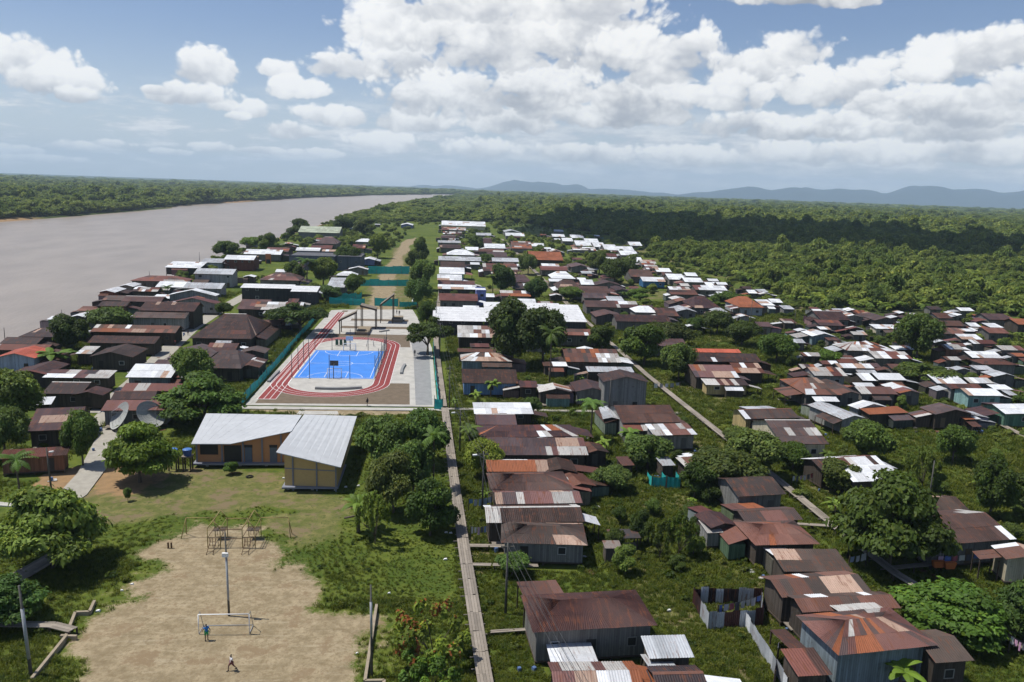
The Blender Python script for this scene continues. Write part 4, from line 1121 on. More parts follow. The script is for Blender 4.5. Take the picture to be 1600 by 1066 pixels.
def rp0(j):
    return {'w': (.60*min(1.12,j*1.02), .61*min(1.12,j*1.02), .62*min(1.12,j*1.02)), 'z': (.37*j,.385*j,.40*j), 'b': (.052*j,.032*j,.028*j), 'r': (.098*j,.042*j,.033*j), 'q': (.25*j,.088*j,.042*j), 'o': (.40*j,.10*j,.06*j), 'p': (.36*j,.25*j,.19*j), 'v': (.40*j,.385*j,.36*j), 'n': (.36*j,.40*j,.30*j), 'c': (.12*j,.125*j,.13*j)}
RNAME = {'W': 'long white tin', 'w': 'white tin', 'z': 'grey zinc', 'b': 'dark brown tin', 'r': 'rust-red tin', 'q': 'orange rusty', 'o': 'orange-red', 'x': 'patchy white and rust', 'n': 'pale green', 'c': 'flat concrete', 'B': 'brown tin with pale patches', 'R': 'rust-red', 'L': 'large rust-brown'}
def sheet_color(code, u, v, r_):
    p = rp(r_); k = r_.random()
    if code not in ('w', 'wx', 'W') and r_.random() < .6: p['w'] = p['v']
    if code == 'x': return p['w'] if k < .42 else p['p'] if k < .55 else p['r'] if k < .83 else p['b'] if k < .93 else p['q']
    if code in ('bx', 'Bx'): return sheet_color('x', u, v, r_) if u > .58 and k < .8 else p['w'] if k < .03 else p['b']
    if code in ('rx',): return p['w'] if k < .09 else p['p'] if k < .16 else p['q'] if k < .27 else p['r'] if k < .75 else p['b']
    if code == 'rX': return p['w'] if k < .07 else p['p'] if k < .16 else p['q'] if k < .22 else p['r'] if k < .6 else p['b']
    if code == 'rD': return p['w'] if k < .22 else p['p'] if k < .28 else p['r'] if k < .6 else p['b']
    if code == 'rB': return p['w'] if k < .04 else p['r'] if k < .6 else p['b']
    if code == 'wr': return p['w'] if (u < .35 or k < .25) else p['r'] if k < .85 else p['p']
    if code == 'rw': return p['w'] if (u > .55 and v < .55) else p['r'] if k < .6 else p['q'] if k < .75 else p['b']
    if code == 'wx': return p['w'] if k < .72 else p['p'] if k < .85 else p['r']
    if code == 'Be': return p['w'] if (u < .08 or u > .94) and k < .85 else p['q'] if k < .05 else p['b']
    if code == 'Bp': return p['p'] if (.62 < u) and v < .5 else p['b']
    if code in ('B', 'bC'): return p['w'] if k < .05 else p['b']
    if code == 'bs': return p['w'] if k < .09 else p['r'] if v < .25 and k < .6 else p['b']
    if code == 'L': q_ = r_.uniform(.9, 1.15); return (.060*q_, .030*q_, .027*q_)
    if code == 'W': return tuple(.60*r_.uniform(.95,1.05) for _ in range(1))*3
    if code == 'w': return p['w'] if k < .95 else p['p']
    if code == 'b': return p['b'] if k < .955 else p['r'] if k < .985 else p['p']
    if code == 'r': return p['r'] if k < .75 else p['b'] if k < .93 else p['q'] if k < .97 else p['w']
    return p[code[0]]
PANE = MB(); PANE.box(-.5,.5,-.01,.0,-.5,.5); PANE_ME = PANE.mesh('pane', M['hole'])
FR = MB()
for q in ((-.5,-.42,-.5,.5),(.42,.5,-.5,.5),(-.42,.42,.42,.5),(-.42,.42,-.5,-.42)): FR.box(q[0],q[1],-.05,.0,q[2],q[3])
FRAME_ME = FR.mesh('window', M['paint']); DOOR = MB(); DOOR.box(-.5,.5,-.04,0,0,1); DOOR_ME = DOOR.mesh('door', M['paint'])
PB = MB(); PB.box(-.09,.09,-.09,.09,0,1); POST_ME = PB.mesh('post', M['darkwood'])
HOUSES = []; FOOT = []
def build_house(i, spec):
    xl, yl, xr, yr, top, typ, rc, wc, e = spec; r_ = random.Random(i*31+5); hb = r_.uniform(.8, 1.9); hg = r_.uniform(.92, 1.3); HUE[:] = [hb*1.0, hb*hg, hb*hg*r_.uniform(.9, 1.2)]
    A, B = U(xl, yl, e), U(xr, yr, e)
    if (A.y+B.y)/2 > 150: ym = (yl+yr)/2; A, B = U((xl+xr)/2, ym, e), None
    if B is None:
        cx, cy = A.x, A.y; Wd = (xr-xl)/F*(A-Vector((0,0,CAMH))).dot(fw); rz = 0.0
    else:
        d = B-A; rz = math.atan2(d.y, d.x); rz = max(-.22, min(.22, rz)); Wd = d.length; cx, cy = (A.x+B.x)/2, (A.y+B.y)/2
    nn = Vector((-math.sin(rz), math.cos(rz), 0)); fr = Vector((cx, cy, 0))
    far = cy > 170; rf = .55 if not far else .64; sl = {'g': .26, 'h': .26, 's': .14, 'e': 0, 'f': .01}[typ]
    def toppx(D):
        if typ == 'e': return P(fr+nn*D+Vector((0,0,e+.24*Wd/2)))[1]
        if typ in 'sf': return P(fr+nn*D+Vector((0,0,e+sl*D)))[1]
        return min(P(fr+nn*D+Vector((0,0,e)))[1], P(fr+nn*D*rf+Vector((0,0,e+sl*D*rf)))[1])
    lo, hi = 2.0, 34.0
    for _ in range(30):
        D = (lo+hi)/2
        if toppx(D) > top: lo = D
        else: hi = D
    D = max(3.0 if cy < 250 else 5.0, min(D, 1.6*Wd+4, 24)); w2 = Wd/2
    big = Wd*D > 170
    tname = 'shack' if Wd*D < 28 else 'house'
    root = thing(tname, '', tname, (cx, cy, 0), rz); HOUSES.append((root, cx, cy, rc, wc, typ, Wd, D, e, tname))
    FOOT.append((cx-nn.x*0+nn.x*D/2, cy+nn.y*D/2, max(w2, D/2)))
    # ---- roof
    dz = Vector((0,0,0)); rh = e
    if typ == 'g': rh = e+sl*D*rf; pat = [((-w2,0,e),(w2,0,e),(w2,D*rf,rh),(-w2,D*rf,rh)), ((w2,D,e),(-w2,D,e),(-w2,D*rf,rh),(w2,D*rf,rh))]
    elif typ == 's': rh = e+sl*D; pat = [((-w2,0,e),(w2,0,e),(w2,D,rh),(-w2,D,rh))]
    elif typ == 'e': rh = e+.24*w2; pat = [((-w2,D,e),(-w2,0,e),(0,0,rh),(0,D,rh)), ((w2,0,e),(w2,D,e),(0,D,rh),(0,0,rh))]
    elif typ == 'h':
        ins = min(w2*.62, D*rf*.9); rh = e+sl*D*rf
        pat = [((-w2,0,e),(w2,0,e),(w2-ins,D*rf,rh),(-w2+ins,D*rf,rh)), ((w2,D,e),(-w2,D,e),(-w2+ins,D*rf,rh),(w2-ins,D*rf,rh)), ((-w2,D,e),(-w2,0,e),(-w2+ins,D*rf-.01,rh),(-w2+ins,D*rf+.01,rh)), ((w2,0,e),(w2,D,e),(w2-ins,D*rf+.01,rh),(w2-ins,D*rf-.01,rh))]
    else: pat = [((-w2,0,e),(w2,0,e),(w2,D,e+.05),(-w2,D,e+.05))]
    near = cy < 122
    if near: roof = link('roof', None, root)
    else: rmb = MB()
    for pk, (a, b_, c_, d_) in enumerate(pat):
        a, b_, c_, d_ = map(Vector, (a, b_, c_, d_)); Lu = (b_-a).length; Lv = ((d_-a).length+(c_-b_).length)/2
        if typ == 'f': nu = nv = 1
        else: nu = max(2, int(round(Lu/(.95 if near else 1.15 if cy < 300 else 1.8)))); nv = max(1, int(round(Lv/2.6)))
        tri = typ == 'h' and pk > 1
        if tri: nv = 1
        for v in range(nv):
            for u in range(nu):
                u0, u1 = u/nu, (u+1)/nu; v0, v1 = v/nv, (v+1)/nv
                cu = u0 if pk == 0 else (1-u0 if typ in 'gh' and pk == 1 else .5 if typ == 'e' else u0)
                if u == 0 or r_.random() > .45 or rc in ('Be','Bp','wr','rw'): colr = sheet_color(rc, cu, (v0+v1)/2, r_)
                def bl(s_, t_): return a.lerp(b_, s_).lerp(d_.lerp(c_, s_), t_)
                lift = Vector((0,0, r_.uniform(0, .025)+(.018 if v else 0)))
                if near:
                    mb = MB(); K_ = 8; nrm = (b_-a).cross(d_-a).normalized(); ex = .012
                    for k in range(K_):
                        s0, s1 = u0+(u1-u0)*k/K_, u0+(u1-u0)*(k+1)/K_+(.004 if k == K_-1 else 0)
                        h0, h1 = (.022 if k % 2 else -.022), (-.022 if k % 2 else .022)
                        mb.poly([bl(s0, v0-ex)+nrm*h0+lift, bl(s1, v0-ex)+nrm*h1+lift, bl(s1, v1)+nrm*h1+lift, bl(s0, v1)+nrm*h0+lift])
                    mb.build('roof_sheet', M['sheet'], roof, color=colr, fix=False)
                else:
                    rmb.col = colr; rmb.poly([bl(u0, v0)+lift, bl(u1, v0)+lift, bl(u1, v1)+lift*.5, bl(u0, v1)+lift*.5])
    if not near:
        # eave edge so that the sheet has depth
        rmb.col = (.05,.045,.04)
        for (a, b_, c_, d_) in pat: rmb.poly([a, b_, (b_[0], b_[1], b_[2]-.10), (a[0], a[1], a[2]-.10)])
        roof = rmb.build('roof', M['tin'], root, fix=False)
    if typ in 'gh' and (rc in ('Be', 'bC', 'Bp', 'bs', 'r', 'b') and r_.random() < .4 or rc == 'bC'):
        x0 = w2 if typ == 'g' else w2-ins; mb = MB()
        mb.poly([(-x0,D*rf-.22,rh-.02),(x0,D*rf-.22,rh-.02),(x0,D*rf,rh+.06),(-x0,D*rf,rh+.06)]); mb.poly([(-x0,D*rf,rh+.06),(x0,D*rf,rh+.06),(x0,D*rf+.22,rh-.02),(-x0,D*rf+.22,rh-.02)])
        mb.build('ridge_cap', M['sheet'], roof, color=r_.choice([(.5,.48,.45),(.16,.08,.06),(.09,.065,.055)]), fix=False)
    # ---- walls
    ov = min(.45, Wd*.06+.1); zb = .55 if e < 4.8 else .25; x0, x1, y0, y1 = -w2+ov, w2-ov, min(.6, D*.12), D-min(.4, D*.08)
    wmb = MB()
    if typ in 'g': wmb.prism([(y0,zb),(y0,e+sl*y0-.04),(D*rf,rh-.06),(y1,e+(rh-e)*(D-y1)/(D*(1-rf))-.04),(y1,zb)], 'x', x0, x1)
    elif typ == 's': wmb.prism([(y0,zb),(y0,e+sl*y0-.04),(y1,e+sl*y1-.05),(y1,zb)], 'x', x0, x1)
    elif typ == 'e': wmb.prism([(x0,zb),(x0,e+.24*ov-.04),(0,rh-.06),(x1,e+.24*ov-.04),(x1,zb)], 'y', y0, y1)
    elif typ == 'h': wmb.box(x0,x1,y0,y1,zb,e+.02)
    else: wmb.box(x0-ov+.1,x1+ov-.1,.1,D-.1,0,e-.02); wmb.box(-w2,w2,-.02,.25,e-.02,e+.45); wmb.box(-w2,w2,D-.25,D,e-.02,e+.45); y0 = .1
    jc = r_.uniform(.75, 1.3); wcol = tuple(v*jc for v in WCOL[wc]); open_ = wc == 'k'
    wmb.build('wall', M['wall'], root, color=wcol)
    # ---- windows and doors on the front, some on the side
    if cy < 420:
        n = max(1, int((x1-x0)/3.1)); dk = r_.randrange(n)
        for k in range(n):
            xc = x0+(x1-x0)*(k+.5)/n+r_.uniform(-.3,.3); stor = [zb] if e < 4.8 else [zb, zb+2.9]
            for zi, zf in enumerate(stor):
                if k == dk and zi == 0 and Wd > 4:
                    o = link('door', DOOR_ME, root, (xc, y0-.003, zf+.02), r_.choice([(.05,.045,.04),(.12,.09,.06),tuple(v*.5 for v in WCOL[wc]),(.04,.09,.2) if wc == 'u' else (.08,.07,.06)])); o.scale = (.95, 1, min(1.9, e-zf-.35))
                elif r_.random() < .62 and Wd > 3.4:
                    hw = min(.95, e-zb-1.5)
                    if hw < .4: continue
                    o = link('window', FRAME_ME, root, (xc, y0-.003, zf+1.45), r_.choice([(.25,.24,.22),(.10,.08,.06),(.45,.45,.43)])); o.scale = (r_.uniform(.85,1.3), 1, hw)
                    if cy < 260: pn = link('pane', PANE_ME, o, (0, -.004, 0)); pn.scale = (.86, 1, .86)
                    else: link('pane', PANE_ME, o, (0, -.004, 0)).scale = (.86, 1, .86)
    # ---- stilts
    if cy < 330 or cx < -112:
        nxp = max(2, int(Wd/3.5)+1); low = -4.0 if cx < float(interp(near_bank, cy))+12 else -.15
        for iy, yy in enumerate((y0+.12, y1-.12)):
            if iy and cy > 140 and cx > -112: continue
            for k in range(nxp):
                o = link('post', POST_ME, root, (x0+.1+(x1-x0-.2)*k/(nxp-1), yy, low)); o.scale = (1, 1, zb-low+.02)
        mb = MB(); mb.box(x0-.05,x1+.05,y0-.07,y1+.05,zb-.16,zb-.01); mb.build('floor_beam', M['darkwood'], root)
    # ---- lean-to annexes
    def blocked(lx, ly):
        wx, wy = cx+lx*math.cos(rz)-ly*math.sin(rz), cy+lx*math.sin(rz)+ly*math.cos(rz)
        return (-3 < wx < 6.5 and wy < 430) or 47.6 < wx < 57 or (-80 < wx < -57 and wy > 120) or (-60 < wx < -44 and 130 < wy < 152) or (-42 < wx < 0 and wy < 420) or wx < float(interp(near_bank, wy))-6
    def annex(ax0, ax1, ay0, ay1, zl, zh, side):
        code = r_.choice(['x','r','b','w','rx','b','z']); mb = MB(); wl = MB()
        if side == 'x': cr = [(ax1, ay0, zl), (ax1, ay1, zl), (ax0, ay1, zh), (ax0, ay0, zh)]
        elif side == 'b': cr = [(ax1, ay1, zl), (ax0, ay1, zl), (ax0, ay0, zh), (ax1, ay0, zh)]
        else: cr = [(ax0, ay0, zl), (ax1, ay0, zl), (ax1, ay1, zh), (ax0, ay1, zh)]
        a, b_, c_, d_ = map(Vector, cr); nu = max(2, int((b_-a).length/1.0)); colr = None
        for u in range(nu):
            if colr is None or r_.random() > .5: colr = sheet_color(code, u/nu, .5, r_)
            mb.col = colr; k = Vector((0,0,r_.uniform(0,.04))); mb.poly([a.lerp(b_,u/nu)+k, a.lerp(b_,(u+1)/nu)+k, d_.lerp(c_,(u+1)/nu)+k, d_.lerp(c_,u/nu)+k])
        mb.build('annex_roof', M['tin'], root, fix=False)
        x_, X_ = min(ax0,ax1)+.15, max(ax0,ax1)-.15; y_, Y_ = ay0+.2, ay1-.15
        if r_.random() < .75:
            wl.box(x_, X_, y_, Y_, .3, zl-.06); wl.build('annex_wall', M['wall'], root, color=tuple(v*r_.uniform(.6,1.1) for v in WCOL[r_.choice('dgdgl')]))
        else:
            for qx in (x_, X_):
                for qy in (y_, Y_): o = link('post', POST_ME, root, (qx, qy, -.1)); o.scale = (.7, .7, zl)
    if typ != 'f' and e < 4.8:
        for s_ in (-1, 1):
            aw = r_.uniform(1.8, 4.2)
            if r_.random() < (.75 if cy > 130 else .3) and not blocked(s_*(w2+aw), 0) and not blocked(s_*(w2+aw), D):
                q0 = r_.uniform(0, D*.35); annex(s_*(w2-.1), s_*(w2+aw), q0, min(D, q0+r_.uniform(.45,.8)*D), e-.9*r_.uniform(.8,1.2), e-.25, 'x')
        if r_.random() < .65:
            ad = r_.uniform(2.2, 5.5); q0 = r_.uniform(-w2, 0); q1 = min(w2, q0+Wd*r_.uniform(.35,.7))
            if not blocked(q0, D+ad) and not blocked(q1, D+ad) and q1-q0 > 1.5: annex(q0, q1, D-.1, D+ad, e-.8, e-.15, 'b')
        if r_.random() < (.28 if cy > 125 else 0):
            ad = r_.uniform(1.2, 2.4); q0 = r_.uniform(-w2, 0); q1 = min(w2, q0+Wd*r_.uniform(.4,.8))
            if not blocked(q0, -ad) and not blocked(q1, -ad) and q1-q0 > 1.5: annex(q0, q1, -ad, .15, e-.95, e-.35, 'f')
    # ---- a little extra life on the nearer ones
    if cy < 175 and typ in 'ge' and r_.random() < .5 and Wd > 6:
        mb = MB(); mb.box(x0+.3,x0+.3+min(3,Wd*.3),-1.1,y0-.02,zb-.1,zb); mb.build('porch_floor', M['wood'], root)
SPEC = []
for L in HOUSE_TABLE.strip().split('\n'):
    q = L.split(); SPEC.append(tuple(float(v) for v in q[:5])+(q[5], q[6], q[7], float(q[8])))
for i, sp_ in enumerate(SPEC): build_house(i, sp_)
# small shacks squeezed into the gaps of the town
TOWN = [[(60,520),(200,455),(380,388),(540,350),(600,346),(570,400),(500,470),(400,560),(250,600),(60,620)], [(690,352),(860,354),(1000,385),(1230,482),(1250,520),(1000,560),(900,600),(740,600),(690,500)], [(1250,492),(1420,492),(1600,492),(1600,640),(1300,640),(1240,600)]]
r_ = random.Random(91); cnt = 0
for k in range(6000):
    if cnt >= 115: break
    pg = TOWN[r_.choice([0, 0, 1, 1, 2])]; px = r_.uniform(min(q[0] for q in pg), max(q[0] for q in pg)); py = r_.uniform(min(q[1] for q in pg), max(q[1] for q in pg))
    if float(pip(pg, np.array([px]), np.array([py]))[0]) < 0: continue
    q = U(px, py); Wd, D = r_.uniform(3.4, 6.0), r_.uniform(3.0, 4.4)
    if (-43 < q.x < 4.5 and q.y < 1000) or 46 < q.x < 56 or (-80 < q.x < -56 and q.y < 530) or q.x < float(interp(near_bank, q.y))+3: continue
    if any(abs(q.x-fx) < fr_*.95+Wd/2 and abs(q.y+D/2-fy) < fr_*.8+D/2 for fx, fy, fr_ in FOOT): continue
    e = r_.uniform(2.4, 3.0); typ = r_.choice('ggsse'); pc = P((q.x, q.y, e)); hw = Wd/2*F/(Vector((q.x, q.y, e-CAMH)).dot(fw))
    tp = P((q.x, q.y+D, e+.1*D))[1]; build_house(1000+k, (pc[0]-hw, pc[1], pc[0]+hw, pc[1], tp, typ, r_.choice(['w','x','x','r','b','wx','z','rx']), r_.choice('gddgl'), e)); cnt += 1
def zone(x, y):
    if x < -77: return 'along the river bank' if y < 330 else 'on the far river bank'
    if x < -38 and y > 100: return 'left of the sports ground' if y < 300 else 'left of the park strip'
    if x < 0: return 'beside the park strip'
    if x < 25: return 'in the row right of the near boardwalk' if y < 330 else 'in the far middle row'
    if x < 51: return 'left of the diagonal boardwalk' if y < 330 else 'left of the far boardwalk'
    if x < 85: return 'right of the diagonal boardwalk' if y < 290 else 'right of the far boardwalk'
    if x < 125: return 'in the right middle block' if y < 290 else 'near the forest edge'
    return 'in the far right cluster' if y < 235 else 'on the right forest border'
zs = {}
for h in HOUSES: zs.setdefault(zone(h[1], h[2]), []).append(h)
SHAPE = dict(g='', s='low', e='gable-fronted', h='hip-roofed', f='boxy')
for z, L in zs.items():
    L.sort(key=lambda h: h[2])
    for k, (root, cx, cy, rc, wc, typ, Wd, D, e, tname) in enumerate(L):
        rn = RNAME.get(rc, RNAME.get(rc[0] if rc[-1] not in 'x' else 'x' if rc[0] in 'w' else rc[0], 'tin')); wn_ = WNAME[wc]
        root['label'] = f'{rn} roof {tname} with {wn_} walls, {ordinal(k)} {z}'
        root['group'] = 'tin-roofed houses of the river town'
        if len(root['label'].split()) > 16: root['label'] = f'{rn} roof {tname}, {ordinal(k)} {z}'
special = {0: 'white and rust patched roof at the bottom edge, below the large rust-brown roof', 3: 'large rust-brown hip-roofed plank house in the foreground right of the boardwalk', 4: 'brown hip roof with one mottled white panel over pale plank walls',
 14: 'long narrow white tin roof crossing the side path right of the boardwalk', 15: 'blue-walled house with brown roof and blue door behind a plantain', 72: 'tall two-storey grey house with brown gable roof beside the diagonal boardwalk'}
for k, lab in special.items(): HOUSES[k][0]['label'] = lab

# ------------------------------------------------------------------ boardwalks, paths, street
def boardwalk(name, label, pts, w, z, n_across, blen, beam_every, post_every, maxy=1e9, mat=None):
    """raised walk: long boards laid side by side on cross beams and posts"""
    t_ = thing(name, label, 'boardwalk'); r_ = random.Random(len(pts)+int(w*100)); pts = [Vector((*p, z)) for p in pts]; mat = mat or M['wood']
    for a, b_ in zip(pts[:-1], pts[1:]):
        d = b_-a; L = d.length; d.normalize(); nn = Vector((-d.y, d.x, 0)); k = max(1, round(L/blen))
        for i in range(k):
            q0 = a+d*(L*i/k); q1 = a+d*(L*(i+1)/k-.03); nac = n_across if q0.y < maxy else 1
            for j in range(nac):
                o0 = -w/2+w*j/nac+.012; o1 = -w/2+w*(j+1)/nac-.012; sh_ = d*r_.uniform(-.12, .12) if nac > 1 else d*0; hz_ = Vector((0,0,r_.uniform(-.015,.015)))
                mb = MB(); c4 = [q0+nn*o0+sh_+hz_, q0+nn*o1+sh_+hz_, q1+nn*o1+sh_+hz_, q1+nn*o0+sh_+hz_]; lo_ = Vector((0,0,.07))
                mb.poly(c4); mb.poly([v-lo_ for v in reversed(c4)])
                for e, g_ in zip(c4, c4[1:]+c4[:1]): mb.poly([e-lo_, g_-lo_, g_, e])
                tone = r_.uniform(.75, 1.2); mb.build('board', M['boardpaint'], t_, color=(.25*tone,.215*tone,.175*tone))
        if beam_every:
            for i in range(int(L/beam_every)):
                q = a+d*(beam_every*(i+.5))
                if q.y > maxy: continue
                l_, r2 = w/2+r_.uniform(.1,.55), w/2+r_.uniform(.05,.3); mb = MB(); p0, p1 = q+nn*l_-Vector((0,0,.14)), q-nn*r2-Vector((0,0,.14))
                mb.tube([p0, p1], .06, 4); mb.build('cross_beam', M['wood'], t_)
        if post_every:
            for i in range(int(L/post_every)+1):
                for s_ in (-1, 1):
                    q = a+d*min(L, post_every*i)+nn*s_*(w/2-.1); o = link('post', POST_ME, t_, (q.x, q.y, -.1)); o.scale = (.8, .8, z+.03)
    return t_
M['boardpaint'] = objcol('weathered_board', .9, .3, 1.8)
boardwalk('boardwalk', 'long straight grey boardwalk running up the middle of the picture', [(5.1,52),(4.35,65),(3.2,90),(2.2,115),(1.35,140),(.9,153.4)], 1.45, .75, 5, 3.6, 1.9, 4.5)
boardwalk('boardwalk', 'continuation of the middle boardwalk beside the teal fence', [(.6,155),(-.6,190),(-1.6,222),(-1.2,300),(0,420)], 1.5, .6, 1, 6, 0, 8, mat=M['path_conc'])
boardwalk('boardwalk', 'long diagonal boardwalk from the lower right up through the town', [(60.5,62),(56.2,74),(54.0,83),(53.2,95),(52.6,114),(51.9,133),(50.6,160),(49.6,184),(49,225),(48.7,260)], 1.35, .85, 4, 4, 2.6, 4.5, 150)
boardwalk('boardwalk', 'far pale stretch of the diagonal boardwalk beyond the big white roof', [(48.7,262),(48.7,316),(49.5,420),(50.5,560),(50.7,690)], 2.0, .5, 1, 9, 0, 12)
boardwalk('footbridge', 'plank side walk joining the house under the mottled roof panel', [(3.6,86.5),(11.8,86.0)], .7, .7, 2, 3, 0, 3)
boardwalk('footbridge', 'pale plank side walk below the white-ended brown roof', [(3.0,91.5),(9.6,91.2)], .8, .7, 2, 3, 0, 3)
boardwalk('footbridge', 'thin plank walk to the large rust-brown house', [(5.2,72.2),(9.4,72.6)], .5, .6, 2, 2.5, 0, 3)
boardwalk('footbridge', 'crooked pale plank walk bending to the long white roof', [(9.6,152.6),(12.2,138),(15.6,136.6)], .8, .5, 1, 4, 0, 5)
boardwalk('footbridge', 'plank walk leading left from the lower diagonal boardwalk', [(53.2,96.5),(46.5,97.5)], .8, .8, 2, 3, 0, 3)
boardwalk('footbridge', 'plank walk with laundry running right below the brown house', [(54.2,84.5),(61,85.6),(68,88.8)], .9, .8, 2, 3, 0, 3)
boardwalk('footbridge', 'grey walk at the right edge past the green house', [tuple(U(1532,652)[:2]), tuple(U(1650,712)[:2])], 1.3, .7, 2, 4, 0, 5)
boardwalk('footbridge', 'walk in front of the long rust-red house on the right', [tuple(U(1215,628)[:2]), tuple(U(1400,640)[:2])], 1.0, .6, 1, 4, 0, 6)
boardwalk('footbridge', 'thin walk from the diagonal boardwalk into the green yard', [(52,133.5),(66,134.2)], .7, .6, 1, 4, 0, 5)
boardwalk('footbridge', 'pale plank walk crossing the left bottom edge', [(-47,75.2),(-42.4,74.9),(-37.4,74.6),(-35.0,73.6)], 1.1, .65, 3, 2.4, 0, 2.5)
boardwalk('footbridge', 'grey ramp deck under the big almond tree at the left', [(-46.4,82.6),(-44.3,89.5),(-42.8,95)], 2.3, .5, 6, 3.2, 0, 3)
struct(sheet('path', [(-58.6,140),(-53.6,140.2),(-50.2,118),(-48.9,109.5),(-49.4,104.5),(-52.2,104.5),(-53.8,118),(-57.6,133)], .12, M['path_conc'], base=-.2))
struct(sheet('path', [(-62,136.8),(-57.5,136.5),(-58.5,150),(-62.5,165),(-66,165)], .10, M['path_conc'], base=-.2))
st = [(-63.5,150),(-66,175),(-70,205),(-74,240),(-75.5,280),(-75.3,340),(-75,413),(-72,520)]
struct(sheet('road', [(x-2.3, y) for x, y in st]+[(x+2.3, y) for x, y in reversed(st)], .06, M['path_conc'], base=-.2))
struct(sheet('path', [(-50.8,104.2),(-49.2,104.2),(-60,107),(-70,107.5),(-70,106.3),(-60,105.8)], .16, M['concrete'], base=-.2))
# timber edging of the sandy field
def edging(pts, h, w, label):
    t_ = thing('timber_edging', label, 'edging', (0,0,0), 0, 'timber edging of the sandy field')
    for a, b_ in zip(pts[:-1], pts[1:]):
        a, b_ = Vector((*a, 0)), Vector((*b_, 0)); d = (b_-a).normalized(); nn = Vector((-d.y, d.x, 0))*w/2; mb = MB(); q = [a+nn, a-nn, b_-nn, b_+nn]; z = Vector((0,0,h))
        mb.poly([v+z for v in q])
        for e, g_ in zip(q, q[1:]+q[:1]): mb.poly([e-Vector((0,0,.1)), g_-Vector((0,0,.1)), g_+z, e+z])
        mb.build('beam', M['lightwood'], t_)
M['lightwood'] = flat('pale_timber', (.30,.25,.18), .9, .15, .25, 2)
edging([tuple(U(50,1066)[:2]), tuple(U(103,1000)[:2]), tuple(U(118,962)[:2]), tuple(U(140,961)[:2]), tuple(U(148,944)[:2])], .45, .28, 'stepped timber edging along the left side of the sandy field')
edging([(-6.35,78),(-6.3,64.8),(-4.6,64.8),(-4.6,60)], .5, .28, 'timber edging at the right side of the sandy field near the pole')
edging([tuple(U(95,998)[:2]), tuple(U(120,999)[:2])], .4, .3, 'short timber step at the end of the left plank walk')
mb = MB(); a, b_ = U(538,815), U(560,812); mb.tube([(a.x,a.y,.5),(b_.x,b_.y,.6)], .14, 7); tag(mb.build('fallen_log', M['bark'], smooth=True), 'fallen brown log beside the leaning tree near the school', 'log')

# ------------------------------------------------------------------ poles, wires
def pole(x, y, h, lab, r_=.11, lean=(0,0), lamp=None, arm=True, white=0, cat='pole', name='utility_pole'):
    t_ = thing(name, lab, cat, (x, y, 0), 0, 'utility poles')
    mb = MB(); mb.tube([(0,0,-.1),(lean[0]*.5,lean[1]*.5,h*.5),(lean[0],lean[1],h)], [r_*1.25,r_,r_*.75], 8); mb.build('shaft', M['polewood'], t_, smooth=True)
    if white: mb = MB(); mb.tube([(lean[0]*white[0],lean[1]*white[0],h*white[0]),(lean[0]*white[1],lean[1]*white[1],h*white[1])], r_*1.15, 8); mb.build('painted_band', M['steel'], t_, smooth=True)
    if arm: mb = MB(); mb.box(lean[0]-.7,lean[0]+.7,lean[1]-.05,lean[1]+.05,h-.5,h-.4); mb.build('cross_arm', M['polewood'], t_)
    if lamp:
        mb = MB(); mb.tube([(lean[0],lean[1],h-1.0),(lean[0]+lamp*.6,lean[1],h-.6),(lean[0]+lamp*1.2,lean[1],h-.55)], .035, 5); mb.build('lamp_arm', M['steel'], t_)
        mb = MB(); x0 = lean[0]+lamp*1.2; mb.prism([(x0-.3,h-.66),(x0-.3,h-.5),(x0+.3,h-.44),(x0+.3,h-.62)], 'y', lean[1]-.14, lean[1]+.14); mb.build('lamp_head', M['white'], t_)
    return Vector((x+lean[0], y+lean[1], h))
M['polewood'] = flat('pole_timber', (.10,.095,.085), .85, .2, .3, 2)
def up_to(px, py, topy):      # height of a pole with its foot at a pixel and top at another row
    b_ = U(px, py); lo, hi = 1, 30
    for _ in range(30):
        h = (lo+hi)/2
        if P((b_.x, b_.y, h))[1] > topy: lo = h
        else: hi = h
    return b_.x, b_.y, (lo+hi)/2
x, y, h = up_to(358,962,832); pole(x, y, h, 'tall light pole behind the football goal on the sandy field', .10, (-.1,0), arm=False, white=(.02,.72))
t_ = bpy.data.objects[-1] if False else None
mb = MB(); mb.box(x-.42,x+.18,y-.3,y-.05,h*.72,h*.72+.42); tag(mb.build('floodlight_box', M['white']), 'white floodlight box fixed on the goal pole', 'floodlight')
x, y, h = up_to(581,1058,915); pole(x, y, h, 'slim pole at the right edge of the sandy field', .10, (-.1,.1), arm=False, white=(.45,.82))
x, y, h = up_to(49,1057,915); pole(x, y, h, 'tall grey pole at the lower left corner by the plank walk', .13, (-.35,0), arm=False, white=(.2,.75))
x, y, h = up_to(80,764,700); pole(x, y, h, 'dark lamp pole beside the orange yard at the left', .12, (-.2,0), lamp=.5, arm=False)
tops = []
for k, (px, py, ty, lab) in enumerate([(775,960,848,'second'),(742,800,705,'third'),(709,706,640,'fourth'),(694,640,572,'fifth'),(681,560,505,'sixth'),(676,520,470,'seventh')]):
    x, y, h = up_to(px, py, ty); tops.append(pole(x+1.0, y, h, f'dark utility pole right of the middle boardwalk, {lab} up the line', .12, lamp=-1 if k in (1,2) else None))
x, y, h = 12.5, 44.0, 8.2; tops.insert(0, Vector((x, y, h)))
pole(x, y, h, 'nearest utility pole of the line along the middle boardwalk')
